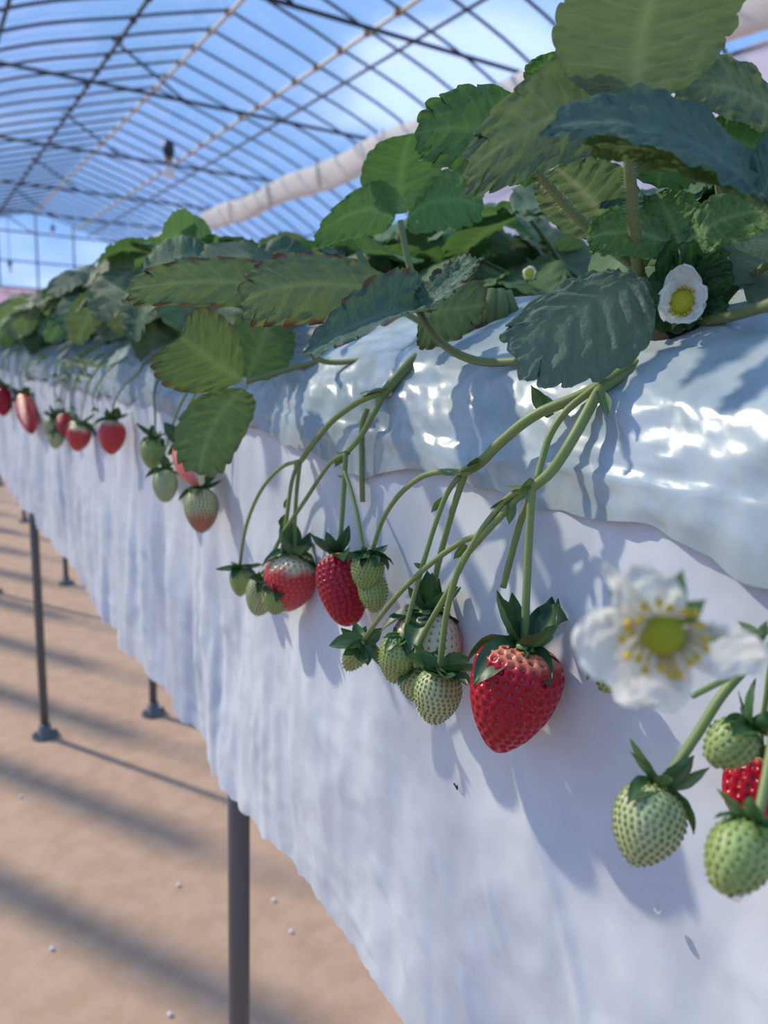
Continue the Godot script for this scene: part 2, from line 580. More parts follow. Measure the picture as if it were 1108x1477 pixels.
# ---------------------------------------------------------------- flowers
func flower(label: String, c: Vector3, axis: Vector3, radius: float, o := {}) -> Node3D:
	var t := thing("strawberry_flower", label, "flower", c, o.get("group", "open strawberry flowers"))
	axis = axis.normalized()
	var e1 := axis.cross(Vector3.UP).normalized()
	var e2 := e1.cross(axis)
	var ph: float = o.get("phase", 0.3)
	var lifts: Array = o.get("lifts", [0.25, 0.25, 0.25, 0.25, 0.25])
	for k in lifts.size():
		var a: float = o.angles[k] if o.has("angles") else ph + TAU * k / lifts.size()
		var dir := e1 * cos(a) + e2 * sin(a)
		lobe("petal", t, c + dir * radius * 0.12, axis, dir, radius * 0.92 * (o.lens[k] if o.has("lens") else 1.0), radius * o.get("petal_width", 1.05) * (o.wids[k] if o.has("wids") else 1.0), lifts[k], o.get("bend", 0.2),
			{"mat": "petal", "p0": 0.6, "p1": 0.42, "cup": 0.25, "jag": radius * 0.12, "col": Color(0.85, 0.85, 0.82)})
	for k in 10:
		var a := ph + 0.3 + TAU * k / 10
		var dir := e1 * cos(a) + e2 * sin(a)
		lobe("sepal", t, c - axis * radius * 0.06, axis, dir, radius * (0.75 if k % 2 else 0.62), radius * 0.3, -0.15, rng.randf_range(-0.3, 0.4), {"col": o.get("sepal_col", Color(0.09, 0.19, 0.06))})
	# receptacle dome with pistils
	var v := PackedVector3Array()
	var idx := PackedInt32Array()
	var n := 90
	for k in n:
		var y := 1.0 - (k + 0.5) / n * 0.95
		var rr := sqrt(1 - y * y)
		var a := 2.399963 * k
		var d := (e1 * cos(a) + e2 * sin(a)) * rr + axis * y
		var q = c + d * radius * o.get("dome", 0.26)
		var b := v.size()
		var u := d.cross(Vector3(0.3, 0.5, 0.8)).normalized() * radius * 0.03
		var w := d.cross(u)
		v.append_array([q + u, q + w, q - u, q - w, q + d * radius * 0.07])
		idx.append_array([b, b + 4, b + 1, b + 1, b + 4, b + 2, b + 2, b + 4, b + 3, b + 3, b + 4, b])
	var pis := build("pistils", v, idx, t, M["pistil"])
	pis.set_meta("kind", "stuff")
	var dv := PackedVector3Array()
	for i in 9:
		for j in 16:
			var la := PI * 0.5 * i / 8
			var a := TAU * j / 16
			dv.append(c + ((e1 * cos(a) + e2 * sin(a)) * sin(la) + axis * cos(la)) * radius * o.get("dome", 0.26) * 0.99)
	build("receptacle", dv, grid_index(9, 16, 0, true), t, M["pistil"])
	for k in 20:
		var a := TAU * k / 20 + rng.randf() * 0.2
		var dir := e1 * cos(a) + e2 * sin(a)
		var r0 := radius * 0.27
		var tip := c + dir * radius * rng.randf_range(0.34, 0.46) + axis * radius * rng.randf_range(0.2, 0.34)
		var sv := PackedVector3Array()
		var si := PackedInt32Array()
		tube_into(sv, si, [c + dir * r0, c.lerp(tip, 0.7) + dir * radius * 0.06, tip], radius * 0.018, radius * 0.015, 5)
		tube_into(sv, si, [tip - axis * radius * 0.03, tip, tip + axis * radius * 0.05], radius * 0.05, radius * 0.035, 6)
		build("stamen", sv, si, t, M["anther"])
	return t

# ---------------------------------------------------------------- stems
func stem_px(called: String, parent: Node3D, pts: Array, r0_px: float, r1_px: float, mname := "stem") -> PackedVector3Array:
	var p := PackedVector3Array()
	for q in pts:
		p.append(atx(q[0], q[1], q[2]))
	p = smooth(p, 5)
	tube(called, p, px2m(r0_px, p[0]) / 2, px2m(r1_px, p[p.size() - 1]) / 2, 9, parent, M[mname])
	return p

func hairs(parent: Node3D, p: PackedVector3Array, rad: float, count: int, length: float) -> void:
	var v := PackedVector3Array()
	var idx := PackedInt32Array()
	for k in count:
		var i := rng.randi_range(0, p.size() - 2)
		var q := p[i].lerp(p[i + 1], rng.randf())
		var t := (p[i + 1] - p[i]).normalized()
		var d := Vector3(rng.randf_range(-1, 1), rng.randf_range(-1, 1), rng.randf_range(-1, 1))
		d = (d - t * d.dot(t)).normalized()
		var a := q + d * rad * 0.8
		var e := a + (d + t * rng.randf_range(-0.1, 0.35)).normalized() * length * rng.randf_range(0.6, 1.2)
		var w := t.cross(d).normalized() * 0.00009
		var b := v.size()
		v.append_array([a - w, a + w, e, a - t * 0.00009, a + t * 0.00009, e])
		idx.append_array([b, b + 1, b + 2, b + 3, b + 4, b + 5])
	var o := build("hairs", v, idx, parent, M["hair"])
	o.set_meta("kind", "stuff")

func bract(parent: Node3D, at_: Vector3, dir: Vector3, length: float) -> void:
	var up := dir.cross(Vector3(RX.x, RY.x, RZ.x)).normalized()
	lobe("bract", parent, at_, up, dir.normalized(), length, length * 0.42, 0.0, rng.randf_range(-0.5, 0.9), {"col": Color(0.12, 0.2, 0.06), "cup": 0.5})

# ---------------------------------------------------------------- the scene
func _ready() -> void:
	# camera: a phone held level with the shoulder of the bench
	var cam := Camera3D.new()
	cam.name = "camera"
	add_child(cam)
	cam.transform = Transform3D(Basis(Vector3(RX.x, RY.x, RZ.x), Vector3(RX.y, RY.y, RZ.y), Vector3(RX.z, RY.z, RZ.z)).orthonormalized(), EYE)
	var lens := CameraAttributesPhysical.new()
	lens.frustum_focal_length = 12.0 / (738.5 / F)
	lens.frustum_focus_distance = 0.35
	lens.exposure_aperture = 6.5
	cam.attributes = lens
	cam.current = true

	# sky with broken cloud
	var clouds := FastNoiseLite.new()
	clouds.seed = 195
	clouds.frequency = 1.6
	clouds.fractal_octaves = 5
	var cover := Image.create(1024, 512, false, Image.FORMAT_RGBA8)
	for y in 512:
		var lat := (0.5 - (y + 0.5) / 512.0) * PI
		for x in 1024:
			var lon := (x + 0.5) / 1024.0 * TAU - PI / 2
			var d := Vector3(cos(lat) * cos(lon), sin(lat) * 2.2, cos(lat) * sin(lon))
			var n := clouds.get_noise_3dv(d)
			var a := smoothstep(0.0, 0.4, n) * (0.85 if lat > 0 else 0.0)
			cover.set_pixel(x, y, Color(0.93, 0.92, 0.96, a))
	var sky_mat := ProceduralSkyMaterial.new()
	sky_mat.sky_top_color = Color(0.52, 0.73, 1.0)
	sky_mat.sky_horizon_color = Color(0.55, 0.73, 1.0)
	sky_mat.sky_curve = 0.12
	sky_mat.ground_bottom_color = Color(0.42, 0.38, 0.34)
	sky_mat.ground_horizon_color = Color(0.55, 0.53, 0.55)
	sky_mat.sky_cover = ImageTexture.create_from_image(cover)
	sky_mat.sky_cover_modulate = Color(1, 1, 1, 0.6)
	sky_mat.energy_multiplier = 1.25
	sky_mat.sun_angle_max = 55.0
	var sky := Sky.new()
	sky.sky_material = sky_mat
	var env := Environment.new()
	env.background_mode = Environment.BG_SKY
	env.sky = sky
	env.tonemap_mode = Environment.TONE_MAPPER_LINEAR
	env.tonemap_exposure = 0.9
	env.sdfgi_enabled = true
	env.ssao_enabled = true
	env.ssil_enabled = true
	var we := WorldEnvironment.new()
	we.name = "environment"
	we.environment = env
	add_child(we)

	# sun from the far left, softened by the roof film
	var sun := DirectionalLight3D.new()
	sun.name = "sun"
	add_child(sun)
	var el := deg_to_rad(SUN_ELEVATION)
	var travel := Vector3(0.52 * cos(el), -sin(el), 0.854 * cos(el))
	sun.look_at_from_position(Vector3.ZERO, travel, Vector3.UP)
	sun.light_color = Color(1.0, 0.96, 0.88)
	sun.light_energy = 1.35
	sun.light_angular_distance = 1.7
	sun.shadow_enabled = true

	rng.seed = 7
	noise.seed = 3
	noise.frequency = 0.02
	noise.fractal_octaves = 3
	ridged.seed = 5
	ridged.noise_type = FastNoiseLite.TYPE_SIMPLEX_SMOOTH
	ridged.fractal_type = FastNoiseLite.FRACTAL_RIDGED
	ridged.frequency = 1.0
	ridged.fractal_octaves = 2
	make_materials()
	greenhouse()
	bench()
	plant_with_flower()
	plant_with_red_teeth()
	other_plants()
	fruit()
	small_things()

# ---------------------------------------------------------------- greenhouse
const ARCH := [[0.0, 4.51], [0.716, 4.30], [1.0, 4.205], [1.774, 3.97], [2.47, 3.67], [3.05, 3.36], [3.5, 3.05], [3.82, 2.7], [3.97, 2.4], [4.0, 2.15], [4.0, 0.0]]
const Z0 := 3.48
const Z1 := -22.4

func arch_y(dx: float) -> float:
	dx = absf(dx)
	for k in ARCH.size() - 1:
		if dx <= ARCH[k + 1][0]:
			return lerpf(ARCH[k][1], ARCH[k + 1][1], (dx - ARCH[k][0]) / maxf(ARCH[k + 1][0] - ARCH[k][0], 1e-6))
	return 0.0

func arch_points(lift: float, low: float) -> PackedVector3Array:      # at z 0, from the left foot over the ridge to the right one
	var half := PackedVector3Array()
	for k in range(ARCH.size() - 1, -1, -1):
		half.append(Vector3(-ARCH[k][0], maxf(ARCH[k][1], low), 0))
	half = smooth(half, 3)
	var p := PackedVector3Array()
	for q in half:
		var s := 1.0 + lift / 4.0
		p.append(Vector3(RIDGE_X + q.x * s, q.y + (lift if q.y > 0.5 else 0.0), 0))
	for k in range(half.size() - 2, -1, -1):
		var q: Vector3 = half[k]
		var s := 1.0 + lift / 4.0
		p.append(Vector3(RIDGE_X - q.x * s, q.y + (lift if q.y > 0.5 else 0.0), 0))
	return p

func greenhouse() -> void:
	var floor_ := structure("floor")
	flat_box("floor_sheet", Vector3(RIDGE_X, -0.05, -9.5), Vector3(9.0, 0.05, 16.0), floor_, M["floor"])
	# film: roof above the side walls, walls below
	var whole := arch_points(0.03, 0.0)
	var roof := structure("ceiling")
	var rp := PackedVector3Array()
	var lp := PackedVector3Array()
	var wp := PackedVector3Array()
	for q in whole:
		if q.y >= 2.3:
			rp.append(q)
	for q in whole:
		if q.y <= rp[0].y + 0.001:
			if q.x < RIDGE_X:
				lp.append(q)
			else:
				wp.append(q)
	for pair in [[roof, rp], [structure("wall_left"), lp], [structure("wall_right"), wp]]:
		var v := PackedVector3Array()
		for z in [Z0, Z1]:
			for q: Vector3 in pair[1]:
				v.append(Vector3(q.x, q.y, z))
		build("film", v, grid_index(2, pair[1].size()), pair[0], M["film"])
	for e in [["wall_end", Z1 - 0.03], ["wall_back", Z0 + 0.03]]:
		var w := structure(e[0])
		var v := PackedVector3Array()
		var idx := PackedInt32Array()
		v.append(Vector3(RIDGE_X, 0.5, e[1]))
		for q in whole:
			v.append(Vector3(q.x, q.y, e[1]))
		for k in range(1, v.size() - 1):
			idx.append_array([0, k, k + 1])
		build("film", v, idx, w, M["film"])
		for x in [-2.7, -1.8, -0.9, 0.0, 0.9, 1.8, 2.7]:
			tube("mullion", [Vector3(RIDGE_X + x, 0, e[1] + 0.06), Vector3(RIDGE_X + x, arch_y(x), e[1] + 0.06)], 0.024, 0.024, 8, w, M["frame_dark"])
		for y in [2.6, 3.25]:
			var hw := 3.0 if y > 3 else 3.5
			tube("rail", [Vector3(RIDGE_X - hw, y, e[1] + 0.1), Vector3(RIDGE_X + hw, y, e[1] + 0.1)], 0.02, 0.02, 8, w, M["frame_dark"])
	# pink shade sheet across the lower end wall
	var sh := thing("shade_sheet", "pink shade sheet stretched across the lower part of the far end wall", "shade sheet", Vector3(RIDGE_X, 0, Z1 + 0.25))
	var sv := PackedVector3Array()
	for i in 12:
		for j in 61:
			sv.append(Vector3(RIDGE_X - 3.6 + 7.2 * j / 60, 2.55 * i / 11.0, Z1 + 0.25 + 0.03 * noise.get_noise_2d(j * 14.0, i * 3.0)))
	build("sheet", sv, grid_index(12, 61), sh, M["shade"])
	tube("top_pipe", [Vector3(RIDGE_X - 3.6, 2.56, Z1 + 0.25), Vector3(RIDGE_X + 3.6, 2.56, Z1 + 0.25)], 0.018, 0.018, 8, sh, M["frame_pale"])

	# frame of steel pipes
	var fr := thing("greenhouse_frame", "arched steel pipe frame of hoops, purlins and tie bars holding up the clear roof", "frame", Vector3(RIDGE_X, 0, 0))
	var hp := arch_points(0.0, 1.9)
	var up := PackedVector3Array()
	for q in hp:
		if q.y > 1.95 or up.size() == 0 or q.y > 1.9:
			up.append(q)
	up.insert(0, Vector3(RIDGE_X - 4.0, 1.85, 0))
	up.append(Vector3(RIDGE_X + 4.0, 1.85, 0))
	var v0 := PackedVector3Array()
	var i0 := PackedInt32Array()
	tube_into(v0, i0, up, 0.0155, 0.0155, 7)
	var hoop_mesh := mesh_of(v0, i0)
	v0 = PackedVector3Array()
	i0 = PackedInt32Array()
	tube_into(v0, i0, [Vector3(0, 0, 0) + org, Vector3(0, 2.15, 0) + org], 0.045, 0.045, 10)
	var post_mesh := mesh_of(v0, i0)
	var n := int((Z0 - Z1) / HOOP) + 1
	for k in n:
		var z := Z0 - k * HOOP
		var h := inst("hoop", hoop_mesh, fr, M["frame_dark"])
		h.position = Vector3(0, 0, z)
		for s in [-4.0, 4.0]:
			var p := inst("side_post", post_mesh, fr, M["frame_dark"])
			p.position = Vector3(s, 0, z)
	for pu in [[0.0, -0.035, 0.02, "frame_pale"], [-0.96, -0.03, 0.02, "frame_dark"], [1.0, -0.03, 0.02, "frame_pale"], [-2.15, -0.03, 0.018, "frame_dark"], [1.26, -0.09, 0.017, "frame_dark"], [2.15, -0.03, 0.018, "frame_dark"], [-3.2, -0.05, 0.018, "frame_dark"], [3.2, -0.05, 0.018, "frame_dark"]]:
		var y: float = arch_y(pu[0]) + pu[1]
		tube("purlin", [Vector3(RIDGE_X + pu[0], y, Z0), Vector3(RIDGE_X + pu[0], y, Z1)], pu[2], pu[2], 8, fr, M[pu[3]])
	# clamps where hoops cross the two pale purlins and the dark one beside the ridge
	var cv := PackedVector3Array()
	var ci := PackedInt32Array()
	box_into(cv, ci, org, Vector3(0.028, 0.028, 0.036))
	var clamp_mesh := mesh_of(cv, ci)
	for k in n:
		for dx in [0.0, -0.96, 1.0]:
			var c := inst("clamp", clamp_mesh, fr, M["frame_dark" if dx < 0 else "clamp"])
			c.position = Vector3(dx, arch_y(dx) - 0.02, Z0 - k * HOOP)
	# tie bars with a slanting strut, every three metres
	for z in [-0.2, -3.2, -6.2, -9.05, -12.05, -15.05, -18.05, -21.05]:
		tube("tie_bar", [Vector3(RIDGE_X - 2.2, 3.8, z), Vector3(RIDGE_X + 2.2, 3.8, z)], 0.021, 0.021, 8, fr, M["frame_dark"])
		tube("strut", [Vector3(2.05, 4.25, z + 0.03), Vector3(2.8, 3.8, z + 0.03)], 0.016, 0.016, 8, fr, M["frame_dark"])

	# rolled-up curtain along the right shoulder of the roof
	var cu := thing("rolled_curtain", "beige curtain bunched up in a long roll under the roof shoulder", "curtain", Vector3(5.0, 3.4, -9))
	var rv := PackedVector3Array()
	var rows := 320
	for i in rows:
		var z: float = lerpf(Z0 - 0.3, Z1 + 0.5, float(i) / (rows - 1))
		for j in 18:
			var a := TAU * j / 18
			var f := 1.0 + 0.2 * noise.get_noise_3d(z * 45.0, cos(a) * 40.0, sin(a) * 40.0)
			var sag := 0.025 * sin(z * TAU / 3.0)
			rv.append(Vector3(5.02 + cos(a) * 0.07 * f, 3.52 + sin(a) * 0.19 * f + sag + 0.02 * noise.get_noise_1d(z * 90.0), z))
	build("roll", rv, grid_index(rows, 18, 0, true), cu, M["curtain"])
	for k in 12:
		var z := -1.5 - k * 1.7
		tube("strap", [Vector3(4.93, 3.72, z), Vector3(4.925, 3.5, z), Vector3(4.98, 3.36, z)], 0.008, 0.008, 6, cu, M["frame_dark"])

	# pale shade sheet let down on the near part of the right side
	var sc := thing("side_shade_sheet", "pale pinkish shade sheet hanging down the right side wall behind the plants", "shade sheet", Vector3(6.6, 0, -3))
	var line := PackedVector3Array()
	for q in arch_points(-0.06, 0.0):
		if q.x > RIDGE_X + 2.5:
			line.append(q)
	var cvv := PackedVector3Array()
	for i in 90:
		var z := lerpf(Z0 - 0.4, -9.6, i / 89.0)
		for q in line:
			cvv.append(Vector3(q.x + 0.03 * noise.get_noise_2d(z * 120.0, q.y * 15.0) - 0.03, q.y, z))
	build("sheet", cvv, grid_index(90, line.size()), sc, M["side_shade"])
	tube("top_pipe", [Vector3(line[0].x, line[0].y, Z0 - 0.4), Vector3(line[0].x, line[0].y, -9.6)], 0.016, 0.016, 8, sc, M["frame_dark"])

	# bulbs on the tie bars
	for b in [["hanging bulb in a dark holder on the tie bar above the bench", at(243, 205, 13.35), 2.6], ["small hanging bulb before the far end wall, higher of two", at(76, 325, 19.4), 1.3], ["small hanging bulb before the far end wall, lower of two", at(14, 376, 19.0), 1.3]]:
		var p: Vector3 = b[1]
		var s: float = b[2]
		var t := thing("hanging_bulb", b[0], "light bulb", p, "bulbs hanging from the roof frame")
		tube("cord", [p, Vector3(p.x, maxf(p.y + 0.05, 3.8), p.z)], 0.008, 0.008, 6, t, M["frame_dark"])
		lathe("holder", p, [[0.0, 0.0], [0.03, 0.0], [0.035, -0.05], [0.022, -0.09], [0.0, -0.09]], s, t, M["frame_dark"])
		lathe("collar", p, [[0.02, -0.085], [0.024, -0.09], [0.024, -0.105], [0.02, -0.11]], s, t, M["brass"])
		lathe("glass", p, [[0.015, -0.105], [0.025, -0.125], [0.036, -0.15], [0.034, -0.175], [0.018, -0.195], [0.0, -0.2]], s, t, M["bulb_glass"])

func lathe(called: String, p: Vector3, prof: Array, s: float, parent: Node3D, m: Material) -> MeshInstance3D:
	var v := PackedVector3Array()
	for q in prof:
		for k in 16:
			var a := TAU * k / 16
			v.append(p + Vector3(cos(a) * q[0], q[1], sin(a) * q[0]) * s)
	return build(called, v, grid_index(prof.size(), 16, 0, true), parent, m)

# ---------------------------------------------------------------- bench
const MOUND := [[0.40, 0.048], [0.37, 0.0465], [0.34, 0.041], [0.315, 0.031], [0.295, 0.021], [0.28, 0.013], [0.265, 0.005], [0.2525, -0.005], [0.243, -0.017], [0.2375, -0.031], [0.2355, -0.043], [0.235, -0.056]]
const HEM := -0.39

func film_x(y: float) -> float:      # face of the film on the aisle side, y relative to the camera
	for k in MOUND.size() - 1:
		if y >= MOUND[k + 1][1]:
			return lerpf(MOUND[k][0], MOUND[k + 1][0], clampf((MOUND[k][1] - y) / (MOUND[k][1] - MOUND[k + 1][1]), 0, 1))
	return 0.235

func z_steps() -> Array:
	var zs := []
	var z := 0.45
	while z > -7.2:
		zs.append(z)
		z -= 0.0035 if z < 0.05 and z > -0.75 else 0.007 if z > -1.6 else 0.016
	return zs

func skirt_out(z: float, y: float) -> float:      # how far the hanging skirt stands out towards the aisle
	var f := smoothstep(-0.05, -0.3, y)
	var far := smoothstep(-0.3, -0.75, z)
	var pl := noise.get_noise_2d(z * 480.0, y * 50.0) * 0.016 * far
	pl += noise.get_noise_2d(z * 250.0 + 90.0, y * 90.0 + z * 40.0) * 0.010
	pl += (ridged.get_noise_2d(z * 14.0 + y * 2.0, y * 2.5)) * 0.0016 * (0.4 + far)
	pl += (ridged.get_noise_2d(z * 22.0 - y * 12.0 + 7.0, y * 16.0 + z * 6.0) - 0.1) * 0.0009
	pl += 0.0016 * smoothstep(0.72, 0.97, ridged.get_noise_2d(z * 7.0 + 3.0 * y + 11.0, y * 4.0 + 2.0 * z))
	pl += 0.0012 * smoothstep(0.75, 0.97, ridged.get_noise_2d(z * 4.0 - 9.0 * y + 57.0, y * 9.0))
	return 0.003 + pl * (0.25 + 0.75 * f) + 0.006 * f

func bench() -> void:
	var b := thing("strawberry_bench", "long raised strawberry bench wrapped in white plastic film on steel pipe legs", "bench", Vector3(0.4, 0, -3.3))
	var zs := z_steps()
	# hanging skirt, both sides
	for side: int in [0, 1]:
		var v := PackedVector3Array()
		var rows := 76
		for z: float in zs:
			var hem := HEM + 0.012 * noise.get_noise_1d(z * 200.0) + 0.004 * noise.get_noise_1d(z * 2600.0 + 50.0)
			for j in rows:
				var y := lerpf(-0.05, hem, float(j) / (rows - 1))
				var x := 0.2365 - skirt_out(z + side * 3.1, y)
				v.append(Vector3(x if side == 0 else 0.8 - x, 1.05 + y, z))
		build("skirt_film", v, grid_index(zs.size(), rows), b, M["skirt"])
	# glossy film over the mound, lapping over the skirt on both sides
	var prof := PackedVector2Array()
	var half := PackedVector3Array()
	for q in MOUND:
		half.append(Vector3(q[0], q[1], 0))
	half = smooth(half, 5)
	for k in range(half.size() - 1, 0, -1):
		prof.append(Vector2(0.8 - half[k].x, half[k].y))
	for q in half:
		prof.append(Vector2(q.x, q.y))
	var mv := PackedVector3Array()
	var np := prof.size()
	for z: float in zs:
		for j in np:
			var p := prof[j]
			var tg := (prof[mini(j + 1, np - 1)] - prof[maxi(j - 1, 0)]).normalized()
			var nr := Vector2(tg.y, -tg.x)
			if nr.y < 0 and p.y > 0.04:
				nr = -nr
			if (p.x < 0.4 and nr.x > 0) or (p.x > 0.4 and nr.x < 0):
				nr = -nr
			var s := float(j) / np
			var shoulder := smoothstep(0.02, -0.02, p.y)
			var c := ridged.get_noise_2d(z * 34.0 + p.y * 60.0 + p.x * 14.0, p.y * 60.0 - z * 14.0 + p.x * 40.0) * 0.0010 * (0.25 + shoulder)
			c += ridged.get_noise_2d(z * 9.0 - p.x * 16.0 + 31.0, p.x * 22.0 + p.y * 14.0) * 0.0016 * (0.5 + 0.5 * shoulder)
			c += noise.get_noise_2d(z * 400.0, s * 300.0) * 0.003
			var edge := 0.0025
			if p.x < 0.4 and p.y < -0.04:      # the loose lower edge rides over the skirt
				edge += skirt_out(z, p.y) * 0.6
			var low := 0.0
			if j == 0 or j == np - 1:
				low = -0.006 + 0.012 * noise.get_noise_1d(z * 300.0) + 0.006 * ridged.get_noise_1d(z * 8.0)
			mv.append(Vector3(p.x + nr.x * (c + edge), 1.05 + p.y + nr.y * (c + edge) + low, z))
	build("mulch_film", mv, grid_index(zs.size(), np), b, M["mulch"])
	# growing medium inside, seen at the planting holes
	var gv := PackedVector3Array()
	for z in [0.44, -7.1]:
		for q in prof:
			gv.append(Vector3(0.4 + (q.x - 0.4) * 0.93, 1.05 + q.y - 0.012, z))
	build("growing_medium", gv, grid_index(2, np), b, M["soil"])
	# pipe legs with flanges, rails along the inside
	for k in range(-1, 5):
		var z := -0.67 - 1.487 * k
		for x in [0.254, 0.552]:
			var leg := tube("leg", [Vector3(x, 0, z), Vector3(x, 0.97, z)], 0.0111, 0.0111, 16, b, M["steel"])
			var foot := lathe("foot", Vector3(x, 0.0, z) - Vector3.ZERO, [[0.0, 0.0], [0.035, 0.0], [0.035, 0.006], [0.018, 0.01], [0.016, 0.035], [0.0115, 0.037]], 1.0, leg, M["steel"])
			for s in [-1, 1]:
				var bv := PackedVector3Array()
				var bi := PackedInt32Array()
				tube_into(bv, bi, [Vector3(x + s * 0.026, 0.004, z + 0.004), Vector3(x + s * 0.026, 0.018, z + 0.004)], 0.005, 0.005, 6)
				build("bolt", bv, bi, leg, M["steel"])
		tube("cross_bar", [Vector3(0.254, 0.78, z), Vector3(0.552, 0.78, z)], 0.0095, 0.0095, 8, b, M["steel"])
	for x in [0.262, 0.544]:
		tube("rail", [Vector3(x, 0.95, 0.44), Vector3(x, 0.95, -7.15)], 0.0111, 0.0111, 8, b, M["steel"])

# ---------------------------------------------------------------- plants
const UNDER := Color(0.135, 0.195, 0.105)
const UPPER := Color(0.085, 0.16, 0.115)
const FRESH := Color(0.115, 0.235, 0.07)

func P(q: Array) -> Vector3:
	return at(q[0], q[1], q[2])

func leaflet_px(leaf: Node3D, b: Array, t: Array, l: Array, r: Array, o := {}) -> void:
	if o.has("m"):
		o.m = P(o.m)
	if not o.has("per"):
		o.per = 8
	blade("leaflet", leaf, P(b), P(t), P(l), P(r), o)

func petiole_px(leaf: Node3D, pts: Array, w0: float, w1: float, hairy := 0, m := "petiole") -> void:
	var p := PackedVector3Array()
	for q in pts:
		p.append(P(q))
	p = smooth(p, 6)
	var r := px2m(w0, p[0]) / 2
	tube("petiole", p, r, px2m(w1, p[p.size() - 1]) / 2, 10, leaf, M[m])
	if hairy > 0:
		hairs(leaf, p, r, hairy, 0.0022)

func crown(t: Node3D, p: Vector3, s: float) -> void:
	# stubby crown of overlapping leaf bases on a ring of soil
	lathe("soil_ring", p - Vector3(0, 0.006, 0), [[0.0, 0.004], [0.012, 0.005], [0.017, 0.003], [0.019, -0.006]], s, t, M["soil"])
	for k in 7:
		var a := TAU * k / 7 + rng.randf()
		var d := Vector3(cos(a), 0, sin(a))
		tube("leaf_base", [p + d * 0.008 * s - Vector3(0, 0.004, 0), p + d * 0.01 * s + Vector3(0, 0.008, 0) * s, p + d * 0.006 * s + Vector3(0, 0.018, 0) * s], 0.0055 * s, 0.0035 * s, 8, t, M["crown"])

